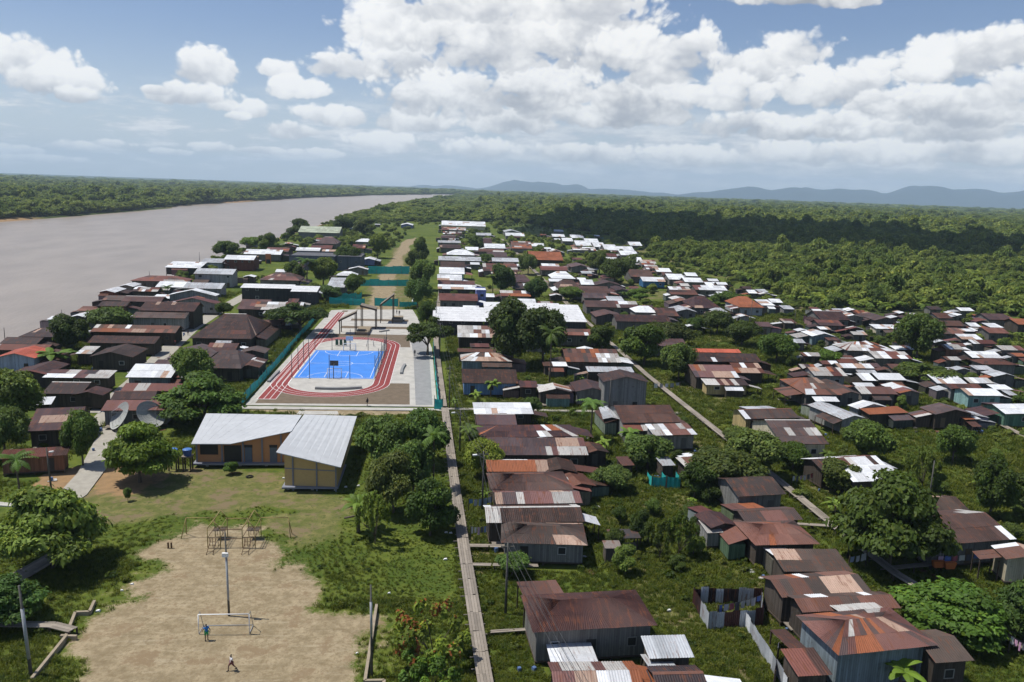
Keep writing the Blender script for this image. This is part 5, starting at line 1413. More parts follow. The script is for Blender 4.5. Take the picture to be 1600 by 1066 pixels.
for px, py, ty, lab in [(1324,872,820,'leaning pale pole beside the diagonal boardwalk near the big dark tree'),(951,655,590,'thin pole beside the two-storey house on the diagonal boardwalk'),(868,475,440,'thin pole at the far bend of the diagonal boardwalk'),(1171,520,468,'thin tall pole in the right meadow'),(1449,800,720,'dark pole behind the brown roofs at the right'),(1240,520,480,'thin pole at the edge of the thicket on the right'),(98,510,484,'lamp pole on the river bank above the dark tree'),(9,545,512,'dark stake pole at the left river edge'),(234,440,424,'stake pole on the river bank by the red roof'),(312,412,394,'twin stake pole by the river landing'),(448,390,358,'thin mast above the river houses'),(533,640,636,'small')][:-1]:
    x, y, h = up_to(px, py, ty); pole(x, y, h, lab, .10, (.25,0) if 'leaning' in lab else (0,0), arm=False)
for x_off, z_off, lab in ((-.6,0,'left power cable sagging along the middle boardwalk'),(0,.1,'middle power cable sagging along the middle boardwalk'),(.6,0,'right power cable sagging along the middle boardwalk')):
    mb = MB(); L = [Vector((15,20,8.4))+Vector((x_off,0,z_off))]
    for a, b_ in zip([L[0]]+[q+Vector((x_off,0,z_off-.4)) for q in tops[:-1]], [q+Vector((x_off,0,z_off-.4)) for q in tops]):
        for i in range(1, 9): f_ = i/8; q = a.lerp(b_, f_); q.z -= 4*f_*(1-f_)*.45; L.append(q)
    mb.tube(L, .022, 4); tag(mb.build('power_cable', M['rope']), lab, 'cable', 'power cables')

# ------------------------------------------------------------------ playground on the sandy field
t_ = thing('playground_frame', 'rusty climbing frame with two roofed towers and swing beams', 'playground')
M['rusty'] = flat('rusty_pipe', (.12,.075,.045), .85, .2, .35, 3); M['ochre'] = flat('ochre_pipe', (.27,.21,.085), .85, .2, .3, 3)
def pipe(a, b_, nm='pipe', r_=.055, mat='ochre'): mb = MB(); mb.tube([a, b_], r_, 6); mb.build(nm, M[mat], t_, smooth=True)
for cx in (-27.0,-22.9):
    y0, y1 = 92.6, 95.8
    for yy in (y0, y1):
        for s_ in (-.75, .75): pipe((cx+s_, yy, 0), (cx+s_, yy, 2.5), 'upright')
        pipe((cx-.75, yy, 2.5), (cx, yy, 3.5), 'rafter'); pipe((cx+.75, yy, 2.5), (cx, yy, 3.5), 'rafter'); pipe((cx-.75, yy, 1.3), (cx+.75, yy, 1.3), 'rail', .04, 'rusty')
        for k in range(4): pipe((cx-.5+k*.33, yy, .2), (cx-.5+k*.33, yy, 1.3), 'bar', .03, 'rusty')
    pipe((cx, y0, 3.5), (cx, y1, 3.5), 'ridge_pole')
    for s_ in (-.75, .75): pipe((cx+s_, y0, 1.3), (cx+s_, y1, 1.3), 'rail', .04, 'rusty'); pipe((cx+s_, y0, 2.5), (cx+s_, y1, 2.5), 'rail', .04)
    mb = MB(); mb.box(cx-.7,cx+.7,y1-1.1,y1-.1,1.2,1.26); mb.build('deck', M['darkwood'], t_)
pipe((-31.2,95.8,2.5), (-27.7,95.8,2.5), 'swing_beam'); pipe((-31.2,95.8,2.5), (-31.7,95.2,0), 'leg'); pipe((-31.2,95.8,2.5), (-31.5,96.6,0), 'leg')
pipe((-22.2,95.8,2.5), (-18.8,95.8,2.5), 'swing_beam'); pipe((-18.8,95.8,2.5), (-18.4,95.2,0), 'leg'); pipe((-18.8,95.8,2.5), (-18.5,96.6,0), 'leg')
pipe((-26.2,95.8,2.4), (-23.6,95.8,2.4), 'swing_beam'); pipe((-26.2,92.6,2.4), (-23.6,92.6,2.4), 'swing_beam', .05, 'rusty'); pipe((-26.2,92.8,1.1), (-23.6,92.8,1.1), 'rail', .045, 'rusty')
for cx in (-27.0,-22.9):
    for s_ in (-.3, .3): pipe((cx+s_, 92.5, 1.25), (cx+s_*1.3, 90.6, .05), 'ladder_rail', .04, 'rusty')
    for k in range(4): f_ = (k+1)/5; pipe((cx-.34, 92.5-1.9*f_, 1.25-1.2*f_), (cx+.34, 92.5-1.9*f_, 1.25-1.2*f_), 'rung', .03, 'rusty')
for k, px in enumerate((263,268)):
    q = U(px,857); mb = MB(); mb.box(q.x-.08,q.x+.08,q.y-.08,q.y+.08,0,.75); tag(mb.build('short_stake', M['rusty']), f'short rusty stake left of the playground, {["left","right"][k]} of a pair', 'stake')

# ------------------------------------------------------------------ tin pen and fences at the lower right, stalls, laundry
def tin_fence(pts, h, label, codes, seed, sw=.85):
    t_ = thing('tin_fence', label, 'fence', (0,0,0), 0, 'corrugated tin fences'); r_ = random.Random(seed)
    for a, b_ in zip(pts[:-1], pts[1:]):
        a, b_ = Vector((*a, 0)), Vector((*b_, 0)); d = b_-a; L = d.length; d.normalize(); nn = Vector((-d.y, d.x, 0)); k = max(1, round(L/sw))
        for i in range(k):
            mb = MB(); hh = h*r_.uniform(.92, 1.08); q0 = a+d*(L*i/k)
            for s_ in range(8):
                o0, o1 = L/k*s_/8, L/k*(s_+1)/8; e0, e1 = (.025 if s_ % 2 else -.025), (-.025 if s_ % 2 else .025)
                p0, p1 = q0+d*o0+nn*e0, q0+d*o1+nn*e1; mb.poly([(p0.x,p0.y,.05),(p1.x,p1.y,.05),(p1.x,p1.y,hh),(p0.x,p0.y,hh)])
            mb.build('tin_sheet', M['sheet'], t_, color=rp(r_)[r_.choice(codes)], fix=False)
        for q in (a, b_): o = link('post', POST_ME, t_, (q.x+.1, q.y+.1, -.1)); o.scale = (.7,.7,h+.1)
pen = [tuple(U(*p)[:2]) for p in ((1082,945),(1106,985),(1190,978),(1188,945),(1082,945))]
tin_fence(pen, 2.0, 'roofless pen of dark corrugated tin in the grass', 'bbzr', 4)
tin_fence([tuple(U(1162,978)[:2]), tuple(U(1228,1085)[:2])], 1.7, 'long slanting silver tin fence below the pen', 'zzw', 5)
tin_fence([tuple(U(1208,1075)[:2]), tuple(U(1214,1030)[:2])], 1.7, 'weathered tin fence beside the mixed shed at the bottom', 'zbr', 6)
for (px0, px1, py, h, lab) in ((1041,1063,764,2.0,'teal plastic tarp wall of a small enclosure in the yard'), (1018,1040,763,1.9,'dark green tarp enclosure left of the teal tarp')):
    a, b_ = U(px0, py), U(px1, py); t_ = thing('tarp_shelter', lab, 'tarp'); mt = M['netting'] if 'teal' in lab else flat('dark_tarp', (.03,.10,.10), .7, .3)
    for k, (q0, q1) in enumerate((((a.x,a.y),(b_.x,b_.y)), ((b_.x,b_.y),(b_.x-.2,b_.y+2.2)), ((a.x,a.y),(a.x-.2,a.y+2.2)))):
        mb = MB(); rr_ = random.Random(k)
        for i in range(6):
            f0, f1 = i/6, (i+1)/6; x0, y0 = q0[0]+(q1[0]-q0[0])*f0, q0[1]+(q1[1]-q0[1])*f0; x1, y1 = q0[0]+(q1[0]-q0[0])*f1, q0[1]+(q1[1]-q0[1])*f1; w0, w1 = .08*(-1)**i, .08*(-1)**(i+1)
            mb.poly([(x0,y0+w0,.1),(x1,y1+w1,.1),(x1,y1+w1*.3,h-.2*4*f1*(1-f1)),(x0,y0+w0*.3,h-.2*4*f0*(1-f0))])
        mb.build('tarp', mt, t_, fix=False, smooth=True)
    for q in ((a.x,a.y),(b_.x,b_.y),(b_.x-.2,b_.y+2.2),(a.x-.2,a.y+2.2)): o = link('post', POST_ME, t_, (q[0], q[1], 0)); o.scale = (.6,.6,h+.1)
# open dark shelter table in the centre yard
q = U(975,865); t_ = thing('open_shelter', 'small open shelter with dark sheet roof in the centre yard', 'shelter', (q.x, q.y, 0))
for sx in (-1.6,1.6):
    for sy in (0,1.6): o = link('post', POST_ME, t_, (sx, sy, 0)); o.scale = (.7,.7,2.2)
mb = MB(); mb.prism([(-1.9,2.15),(-1.9,2.22),(1.9,2.3),(1.9,2.23)], 'y', -.5, 2.2); mb.build('roof', M['sheet'], t_, color=(.05,.045,.045))
mb = MB(); mb.box(-1.7,1.7,.2,1.3,.75,.85); mb.build('table_top', M['wood'], t_)
q = U(957,880); t_ = thing('plank_shed', 'tiny plank privy beside the open shelter', 'shed', (q.x, q.y, 0))
mb = MB(); mb.box(-.9,.9,0,1.5,.1,1.9); mb.build('wall', M['wall'], t_, color=(.14,.12,.10)); mb = MB(); mb.prism([(-.15,1.9),(-.15,1.98),(1.7,2.15),(1.7,2.07)], 'x', -1.05, 1.05); mb.build('roof', M['sheet'], t_, color=(.2,.17,.15))
def clothesline(p0, p1, z, n, lab, cols, seed):
    t_ = thing('clothesline', lab, 'laundry', (0,0,0), 0, 'clotheslines'); r_ = random.Random(seed); a, b_ = Vector((*p0, z)), Vector((*p1, z)); mb = MB()
    pts = [a.lerp(b_, i/8)-Vector((0,0,.18*4*(i/8)*(1-i/8))) for i in range(9)]; mb.tube(pts, .015, 4); mb.build('rope', M['rope'], t_)
    for q in (a, b_): o = link('post', POST_ME, t_, (q.x, q.y, 0)); o.scale = (.6,.6,z+.1)
    d = (b_-a); L = d.length; d.normalize(); nn = Vector((-d.y, d.x, 0))
    for i in range(n):
        f_ = (i+.5)/n; w_ = L/n*r_.uniform(.55,.85); h = r_.uniform(.6,1.05); c0 = a+d*(L*f_-w_/2); zt = z-.18*4*f_*(1-f_); mb = MB()
        for k in range(4):
            e0, e1 = .05*math.sin(k*2.1+i), .05*math.sin((k+1)*2.1+i); q0, q1 = c0+d*(w_*k/4), c0+d*(w_*(k+1)/4)
            mb.poly([(q0.x+nn.x*e0,q0.y+nn.y*e0,zt-h),(q1.x+nn.x*e1,q1.y+nn.y*e1,zt-h),(q1.x,q1.y,zt),(q0.x,q0.y,zt)])
        mb.build('garment', M['cloth'], t_, color=r_.choice(cols), fix=False, smooth=True)
mixc = [(.55,.55,.58),(.12,.18,.45),(.4,.12,.14),(.6,.6,.55),(.25,.35,.55),(.5,.35,.45),(.10,.10,.12)]
for a, b_, n, lab, cols in (((1120,972),(1188,955),8,'line of white, blue and pink laundry across the tin pen',mixc), ((1462,892),(1560,882),9,'laundry hanging along the plank walk below the brown house',mixc), ((1236,762),(1270,757),6,'laundry in the yard behind the diagonal boardwalk',mixc),
        ((1575,1020),(1612,1040),6,'pink and white laundry at the lower right edge',[(.6,.35,.5),(.65,.63,.62),(.12,.12,.14),(.5,.5,.55)]), ((732,800),(768,796),5,'pale blue laundry strung beside the middle boardwalk',[(.4,.5,.65),(.55,.55,.58),(.15,.3,.5)]), ((735,845),(765,842),6,'coloured laundry between boardwalk and mottled roof house',mixc),
        ((1325,893),(1352,885),3,'blue and white sheets drying beside the diagonal boardwalk',[(.35,.42,.62),(.6,.6,.62)]), ((1020,612),(1062,610),5,'yellow and white laundry beside the diagonal boardwalk bend',[(.5,.45,.08),(.6,.6,.6),(.3,.3,.3)]), ((152,578),(186,573),5,'white laundry under the eaves left of the street',[(.6,.6,.62),(.5,.5,.55)]), ((1150,875),(1172,868),5,'laundry heaped beside the small plank shed',mixc)):
    clothesline(tuple(U(*a)[:2]), tuple(U(*b_)[:2]), 1.9, n, lab, cols, len(lab))
for k, (px, py) in enumerate(((1466,896),(1484,898))):
    q = U(px, py); mb = MB(); mb.prism([(-.55,.7),(-.75,1.5),(.75,1.5),(.5,.7)], 'y', 0, .5); tag(mb.build('orange_tub', flat('orange_plastic', (.50,.13,.03), .5, .4), loc=(q.x, q.y, 0)), f'{["left","right"][k]} of two orange tubs below the brown house', 'tub')
# pallet of planks on the right
q = U(1556,662); t_ = thing('plank_stack', 'pale planks laid out on the grass at the right edge', 'planks', (q.x, q.y, 0))
for k in range(9): mb = MB(); mb.box(-2.2+.02*k,2.2+.05*k,.42*k,.42*k+.36,.35,.42); mb.build('plank', M['lightwood'], t_)
for k in (0,1): mb = MB(); mb.box(-1.7+3.2*k,-1.5+3.2*k,-.05,3.8,0,.349); mb.build('bearer', M['darkwood'], t_)
# orange shopfront panel in the riverside street
a, b_ = U(415,412), U(424,412); mb = MB(); mb.box(a.x,b_.x,a.y,a.y+.3,0,5.2); t_ = tag(mb.build('shop_facade', flat('orange_facade', (.50,.17,.07))), 'orange painted shop facade in the riverside street', 'facade')
mb = MB(); mb.box(a.x+.4,b_.x-.4,a.y-.06,a.y-.003,0.1,2.3); mb.build('shop_door', M['hole'], t_)
# litter: pale scraps
r_ = random.Random(12)
for k, (px, py) in enumerate(((697,833),(704,834),(696,875),(608,928),(558,1022),(206,914),(190,924),(153,956),(540,762),(560,760),(443,748),(1045,955))):
    q = U(px, py); mb = MB(); s_ = r_.uniform(.14,.28); mb.prism([(-s_,.05),(-s_*.6,.3*s_+.1),(s_*.7,.4*s_+.12),(s_,.04)], 'y', -s_*.5, s_*.5)
    tag(mb.build('rag', M['white'], loc=(q.x, q.y, 0)), ['crumpled white rag in grass left of boardwalk, left of a pair','crumpled white rag in grass left of boardwalk, right of a pair','pale stump scrap left of the boardwalk','white scrap in the grass above the slim field pole','small pale scrap at the right of the sandy field','white scrap at the left grass edge of the sandy field, upper','white scrap at the left grass edge of the sandy field, lower','white scrap by the timber edging corner','pale scrap right of the school wall, left of a pair','pale scrap right of the school wall, right of a pair','pale scrap at the foot of the yellow school wall','small white bucket in the grass near the tin pen'][k], 'rag', 'scattered pale rags')
q = U(390,746); mb = MB(); mb.tube([(.45*math.cos(a/12*6.283), .45*math.sin(a/12*6.283), .12) for a in range(13)], .13, 7); tag(mb.build('old_tyre', flat('rubber', (.02,.02,.02), .8), loc=(q.x, q.y, 0), smooth=True), 'old black tyre lying on the school lawn', 'tyre')

# ------------------------------------------------------------------ trees and shrubs
TT = '''82 893 765 150 almond 1.25|big bright almond tree at the left, above the grey ramp
8 985 900 105 almond 1.1|almond tree cut by the left edge beside the tall grey pole
219 752 668 98 almond 1.3|spreading almond tree in front of the satellite dishes
320 662 588 122 almond 1.15|tall almond tree behind the left end of the school roof
300 605 548 66 round 1.4|light green tree beside the white roof left of the court
130 722 650 62 round 1.3|small crooked tree with thick trunk beside the concrete path
14 665 582 110 round 1.0|dense tree at the left edge, upper of two
8 715 640 85 round 1.0|dense tree at the left edge, lower of two
30 785 706 80 palm .9|low feathery palm beside the left porch
106 545 497 72 round .7|dark tree on the river bank behind the orange roof
92 578 536 70 plantain 1.2|plantain clump right of the orange roof
170 524 484 74 round .85|dark bushy tree among the riverside roofs
560 832 754 76 plantain .8|dark broad-leaved young tree at the right school corner
600 735 655 92 round .95|leafy tree right of the school, upper left of the clump
660 722 645 88 round .9|leafy tree right of the school, upper right of the clump
614 800 712 92 round .8|leafy tree in the middle of the clump by the boardwalk
672 836 752 84 tall .95|dense rounded tree at the lower right of the clump by the boardwalk
646 775 695 84 round 1.1|light green tree inside the clump by the boardwalk
676 770 668 70 palm .8|slim palm between the tree clump and the boardwalk
586 845 770 60 sparse .9|thin grey-leaved tree at the foot of the clump
680 1060 930 140 sparse 1.15|sparse shrub with red leaves beside the boardwalk in the foreground
668 1108 1012 110 sparse 1.3|thin yellow-green shrub at the bottom edge beside the boardwalk
755 745 688 66 round 1.7|yellow-green bush left of the bx brown roof row
733 712 664 62 palm .7|dark low palm right of the middle boardwalk
840 716 688 46 round 1.1|small green bush growing between two patched roofs
922 690 622 76 palm 1.0|coconut palm in the yard below the two-storey house
858 600 508 58 palm .85|tall coconut palm left of the rust-roofed house
800 565 478 110 round .62|big dark tree in front of the large white roof
848 560 488 80 round .6|dark tree right of the big dark tree before the white roof
766 622 585 34 plantain 1.2|plantain in front of the blue-walled house
668 552 503 76 wide .75|dark flat-crowned tree at the right edge of the plaza
666 510 475 36 round 1.0|tree at the plaza side above the flat-crowned one
470 520 476 96 wide .72|wide feathery tree left of the running track
440 512 482 60 wide .7|lower feathery tree left of the wide one by the track
955 772 728 66 round .95|bushy shrub right of the small rusty gable roof
1012 736 682 84 round .85|tree below the patched white roof beside the diagonal boardwalk
985 700 660 50 plantain .8|ragged plantain left of the patched white roof
1128 772 700 120 round .72|dark wide tree behind the brown roof on the diagonal boardwalk
1182 752 678 104 round .75|dark tree left of the yard laundry
1085 780 724 70 round .7|dark tree above the teal tarp
1238 735 692 60 round 1.0|pale green tree before the brown house with white ridge
1388 890 752 150 almond .62|huge dark almond tree over the diagonal boardwalk
1304 772 718 80 round .7|dark tree left of the white roof at the right
1486 1012 906 156 almond 1.15|big bright almond tree at the lower right
1600 1010 912 96 almond .9|almond tree cut by the lower right edge
1546 806 720 78 round .62|dark tree behind the brown roofs at the right edge
1600 800 740 90 round .7|dark tree at the right edge above the brown roofs
1350 722 660 86 round .85|tree beside the curved grey zinc roof
1440 762 700 54 sparse .9|thin young tree in the right meadow
1488 722 668 66 round .9|round bush in the right meadow
1060 592 542 66 round .9|tree left of the patched roofs right of the boardwalk
1006 568 512 86 round .85|large tree beside the diagonal boardwalk above the two-storey house
1040 545 505 80 round .75|dark tree behind the boardwalk above the large one
1432 558 498 80 round .7|dense dark round tree between the right house clusters
1445 608 568 96 wide 1.15|light green spreading tree in the right house cluster
1212 565 524 66 round .75|dark tree left of the pale blue house
1158 540 505 66 round .7|dark tree above the orange roof strip
1292 575 548 50 round 1.2|light bush beside the hip roof on the right
1120 520 488 50 round .8|tree before the grey hipped roofs
800 905 862 60 round .95|bush at the near left corner of the pale plank house
870 800 770 30 round .8|small bush squeezed behind the long brown roof
1060 868 800 56 sparse .8|dark thin young tree in the centre yard, right of three
1030 872 812 50 sparse .8|dark thin young tree in the centre yard, middle of three
1000 850 800 40 round .7|dark shrub in the centre yard, left of three
1405 1085 1022 90 plantain 1.1|plantain in front of the large rust-patched house
200 783 764 14 round 1.3|tiny green sapling on the dry lawn
362 742 722 28 round 1.5|small bright bush before the school wall
652 478 440 44 round 1.2|tree at the right end of the near teal park fence
662 448 412 44 round 1.2|tree right of the far teal park fence
644 420 396 30 round 1.0|light tree at the right of the park path
656 405 374 30 tall 1.1|tall bush at the far right of the park path
552 458 432 40 round .8|bush left of the near teal park fence
513 470 448 44 round .9|pale bush beside the plaza entrance fence
480 448 402 56 palm .9|palm-like tree behind the long white market roof
505 442 408 50 round .85|tree behind the market roof, right of the palm
460 440 412 40 round .9|tree before the slate grey block
545 415 388 44 round .8|tree beside the violet-blue house
590 398 370 34 round 1.0|tree left of the park path
572 366 345 44 round .8|tree at the upper left of the park
536 360 342 40 round .75|tree on the bank behind the pale green roof
470 365 344 40 tall .62|dark tree on the bank left of the pale green roof
420 392 368 36 round .85|tree on the river bank above white roofs
393 388 372 36 round 1.5|yellow-green tree on the river bank
355 402 380 44 round .8|tree on the river bank above the maroon house
262 470 445 30 palm .9|small palm among the grey riverside roofs
350 492 474 30 round .7|dark bush at the street corner
770 460 428 40 palm 1.0|palm among the middle rows
782 455 418 50 round 1.1|yellow-flowering tree among the middle rows
825 425 400 34 round 1.0|tree beside the far diagonal boardwalk
835 470 440 44 round .85|tree at the boardwalk above the big white roof
742 388 370 30 round .9|tree between the two far house rows
760 412 398 30 round 1.0|bush between the two far house rows
890 470 450 44 round .95|bush right of the far boardwalk
936 424 396 46 round .9|large tree in the middle of the far right houses
960 440 408 50 round .85|tree below the blue-white far roof
985 430 404 34 tall .8|tall tree among the far right houses
1000 470 452 50 round 1.3|bright shrubs in the far right yard
1135 478 458 56 round .85|tree left of the orange hip roof
1090 520 498 40 round .8|tree among the brown roofs right of the boardwalk
940 545 512 50 round .8|tree right of the rust-roofed house with windows
830 650 622 30 round 1.0|bush right of the long white roof
712 640 618 20 plantain 1.1|small plantain at the side path
1590 640 618 40 round .9|bush at the right edge above the green house
1330 690 668 40 round .9|bush before the curved zinc roof
1150 700 668 60 round .8|tree over the yard shacks
1205 700 672 40 round .85|tree beside the ochre-ended brown roof'''
for i, L in enumerate(TT.split('\n')):
    a, lab = L.split('|'); lab = lab.replace('bx brown', 'brown'); px, py, ty, wp, kind, tone = a.split(); px, py, ty, wp, tone = float(px), float(py), float(ty), float(wp), float(tone)
    x, y, h = up_to(px, py, ty); dist = (U(px, py)-Vector((0,0,CAMH))).dot(fw); rad = wp/2/F*dist
    if kind not in ('palm', 'plantain') and h > 1.8:      # the row py is the lowest visible edge of the crown, ty its far upper edge
        for _ in range(8):
            lo, hi = 1.0, 24.0
            for _k in range(24):
                h = (lo+hi)/2
                if P((x, y+.55*rad, .93*h))[1] > ty: lo = h
                else: hi = h
            h = max(h, rad*.75); e_y = P((x, y-.75*rad, .18*h))[1]-py
            y += e_y*(y/F)*(y/CAMH)*.8; x = U(px, P((x, y, 0))[1]).x; rad = wp/2/F*(Vector((x, y, -CAMH)).dot(fw))
    h = min(h*1.03, 22); tone *= 1.12; v = TREES[kind][i % len(TREES[kind]) if kind != 'sparse' else 0 if 'red leaves' in lab else 1]; is_sh = h < 2.4
    t_ = thing({'palm': 'palm_tree', 'plantain': 'plantain', 'sparse': 'shrub'}.get(kind, 'shrub' if is_sh else 'tree'), lab, {'palm': 'palm', 'plantain': 'plantain', 'sparse': 'shrub'}.get(kind, 'shrub' if is_sh else 'tree'), (x, y, 0), i*1.7)
    sx = rad/.42 if kind == 'palm' else rad/.6 if kind == 'plantain' else rad*1.02
    t_.scale = (sx, sx, h/(.98 if kind not in ('palm',) else .95))
    hr = random.Random(i); link('crown', v[0], t_, color=(tone*hr.uniform(.85,1.12), tone*hr.uniform(.95,1.08), tone*hr.uniform(.7,1.3))); link('trunk', v[1], t_)
# --- shrubs filling yards between the houses: individuals placed on free ground
r_ = random.Random(77); shrubs = []; tries = 0
while len(shrubs) < 90 and tries < 9000:
    tries += 1; px, py = r_.uniform(20, 1600), r_.uniform(372, 900)
    q = U(px, py)
    if py > np.interp(px, [0,150,300,690,760,1600], [700,690,560,480,900,900]) or q.x < float(interp(near_bank, q.y))+8: continue
    if py < np.interp(px, [a for a, b in EDGE], [b for a, b in EDGE])+4: continue
    if -42 < q.x < 2 and q.y > 60: continue
    if abs(q.x-50.5) < 2.5 or -80 < q.x < -60 and 140 < q.y: continue
    if any(abs(q.x-fx) < fr_+.3 and abs(q.y-fy) < fr_+.3 for fx, fy, fr_ in FOOT): continue
    if any((q.x-a)**2+(q.y-b)**2 < 9 for a, b, _ in shrubs): continue
    shrubs.append((q.x, q.y, r_.uniform(.8, 1.9)*(1 if q.y < 200 else 1.35)))
by = {}
for s_ in shrubs: by.setdefault(zone(s_[0], s_[1]), []).append(s_)
for z, L in by.items():
    L.sort(key=lambda s_: s_[1])
    for k, (x, y, s_) in enumerate(L):
        kind = r_.choice(['round','round','round','tall','plantain']); v = TREES[kind][k % len(TREES[kind])]; tone = r_.uniform(.7, 1.4)
        word = 'plantain' if kind == 'plantain' else 'shrub'
        t_ = thing(word, f'{"ragged plantain" if word == "plantain" else "leafy yard shrub" if tone < 1 else "light green yard shrub"}, {ordinal(k)} {z}', word, (x, y, 0), k*2.1, 'yard shrubs between the houses')
        t_.scale = (s_, s_, s_*r_.uniform(1.3, 2.2)) if word == 'shrub' else (s_*1.7, s_*1.7, s_*2.2)
        link('crown', v[0], t_, color=(tone, tone, tone)); link('trunk', v[1], t_)

# ------------------------------------------------------------------ grass and weeds (nobody could count them)
def tuft(seed, n, h, lean, wd):
    r = np.random.RandomState(seed); mb = MB()
    for i in range(n):
        a = r.rand()*6.28; ox, oy = r.normal(0, .22, 2); L = h*(.6+.6*r.rand()); dx, dy = math.cos(a)*lean*L*r.rand(), math.sin(a)*lean*L*r.rand(); t_ = .7+.6*r.rand(); mb.col = (t_*1.05, t_, t_*.8); sx, sy = -math.sin(a)*wd, math.cos(a)*wd
        mb.poly([(ox-sx,oy-sy,-.03),(ox+sx,oy+sy,-.03),(ox+dx*.5+sx*.7,oy+dy*.5+sy*.7,L*.65),(ox+dx*.5-sx*.7,oy+dy*.5-sy*.7,L*.65)]); mb.poly([(ox+dx*.5-sx*.7,oy+dy*.5-sy*.7,L*.65),(ox+dx*.5+sx*.7,oy+dy*.5+sy*.7,L*.65),(ox+dx*1.3,oy+dy*1.3,L)])
    return proto(mb.mesh('tuft', M['grass']))
gp = [tuft(1, 26, .5, .8, .035), tuft(2, 22, .62, .9, .04), tuft(3, 20, .34, 1.0, .035)]
wcl, _l = crown(90, 'round', 150, .33, M['grass']); gp.append(proto(wcl))
r = np.random.RandomState(8); N = 150000
d_ = 55*np.exp(r.rand(N)*math.log(330/55)); aa = -.72+YAW+1.44*r.rand(N); gx, gy = np.sin(aa)*d_, np.cos(aa)*d_
gn = (vnoise(gx, gy, 4, 5)-.5)*3.0+(vnoise(gx, gy, 1.7, 6)-.5)*1.6+(vnoise(gx, gy, 13, 8)-.5)*3.5
keep = (weight(['dirt'], 3.6, 1.5, gx, gy, gn) < .12+.5*r.rand(N)**2) & (weight(['dry', 'dry2', 'mud', 'orange', 'sitefront'], 2, 1, gx, gy, gn) < r.rand(N)*.7) & (weight(['park', 'parkdirt'], 2, 1, gx, gy, gn) < .4)
keep &= ~((gx > -40) & (gx < 1.5) & (gy > 153) & (gy < 285)) & (gx > interp(near_bank, gy)+7) & ~((gx > -58) & (gx < -47) & (gy > 104) & (gy < 142)) & ~((gx < -60) & (gx > -79) & (gy > 140))
keep &= ~((gx > -38) & (gx < -14) & (gy > 110) & (gy < 133)) & ~((gx > -80) & (gx < -48) & (gy < 108) & (gy > 103))
for fx, fy, fr_ in FOOT:
    keep &= ~((np.abs(gx-fx) < fr_*.8) & (np.abs(gy-fy) < fr_*.8))
gx, gy, d_ = gx[keep], gy[keep], d_[keep]; n = len(gx); tall = vnoise(gx, gy, 14, 41)*.7+vnoise(gx, gy, 5, 42)*.5
s_ = (.45+1.15*tall)*(.7+.6*r.rand(n))*np.clip(d_/110, .8, 2.0); idx = r.choice(3, n); wd_ = (r.rand(n) < .015) & (tall > .6); idx[wd_] = 3
flatk = (gx < 2) & (gy < 128); s_ = np.where(flatk & (gx > -34) & (gy > 80), s_*.55, s_); s_ = np.where(wd_, s_*.55, s_); s_ = np.where(gx < 2, s_*.72, s_*.85)
instancer('grass', np.stack([gx, gy, np.zeros(n)], 1), np.stack([s_, s_, s_*np.where(wd_, 1.2, .8)], 1), r.rand(n)*6.28, idx, gp, 'rough green grass and weeds covering the open ground')

# --- rubbish round the houses: planks, tin scraps, buckets too small to tell apart
db = []
for cc_, shp in (((.25,.20,.15), (1.3,.14,.06)), ((.45,.44,.42), (.8,.5,.04)), ((.12,.05,.035), (.9,.6,.05)), ((.10,.16,.30), (.28,.28,.4)), ((.06,.055,.05), (.5,.4,.3)), ((.5,.48,.44), (.35,.3,.12))):
    mb = MB(); a_, b2, c2 = shp; mb.prism([(-a_/2,.02),(-a_/2,.02+c2),(0,.05+c2),(a_/2,.03+c2),(a_/2,.02)], 'y', -b2/2, b2/2); db.append(proto(mb.mesh('scrap', flat('scrap', cc_, .8, .2, .25))))
r = np.random.RandomState(55); rp_ = []
for fx, fy, fr_ in FOOT:
    if fy > 260: continue
    for k in range(r.randint(2, 9)): rp_.append((fx+r.choice([-1, 1])*(fr_*(.75+.5*r.rand())), fy-fr_*(.5+.9*r.rand())))
rp_ = np.array([q for q in rp_ if not (-42 < q[0] < 6)]); n = len(rp_)
instancer('rubbish', np.concatenate([rp_, np.zeros((n, 1))], 1), np.repeat((.7+.8*r.rand(n))[:, None], 3, 1), r.rand(n)*6.28, r.choice(6, n), db, 'scattered planks, tin scraps and household rubbish around the houses')
# --- undergrowth on the outskirts
r = np.random.RandomState(18); N = 24000
d_ = 120*np.exp(r.rand(N)*math.log(1300/120)); aa = -.66+YAW+1.36*r.rand(N); gx, gy = np.sin(aa)*d_, np.cos(aa)*d_
keep = (vnoise(gx, gy, 16, 51)*.6+vnoise(gx, gy, 6, 52)*.4 > np.where((gx > 105) | (gy > 450) | (gx < interp(near_bank, gy)+14), .43, .66)) & (gx > interp(near_bank, gy)+3) & ~((gx > -41+np.clip((gy-400)*.03, 0, 12)) & (gx < 6) & (gy > 60) & (gy < 900)) & ~((gx < -58) & (gx > -80) & (gy < 540)) & ~((gx < -40) & (gy < 145)) & (np.abs(gx-50) > 3) & (weight(['meadow', 'yard1', 'yard2'], 2, .5, gx, gy, np.zeros(N)) < .5)
for fx, fy, fr_ in FOOT: keep &= ~((np.abs(gx-fx) < fr_+1.2) & (np.abs(gy-fy) < fr_+1.6))
gx, gy, d_ = gx[keep], gy[keep], d_[keep]; n = len(gx); hh = (.6+1.3*r.rand(n)**2)*np.clip(d_/220, .8, 2.4); rr_ = hh*(.7+.5*r.rand(n)); ii_ = r.choice([0, 1, 3, 4, 7], n, p=[.28, .28, .2, .14, .1])
instancer('undergrowth', np.stack([gx, gy, -.25*hh], 1), np.stack([rr_, rr_, hh*1.3], 1), r.rand(n)*6.28, ii_, fp, 'low green bushes and undergrowth between and behind the houses')

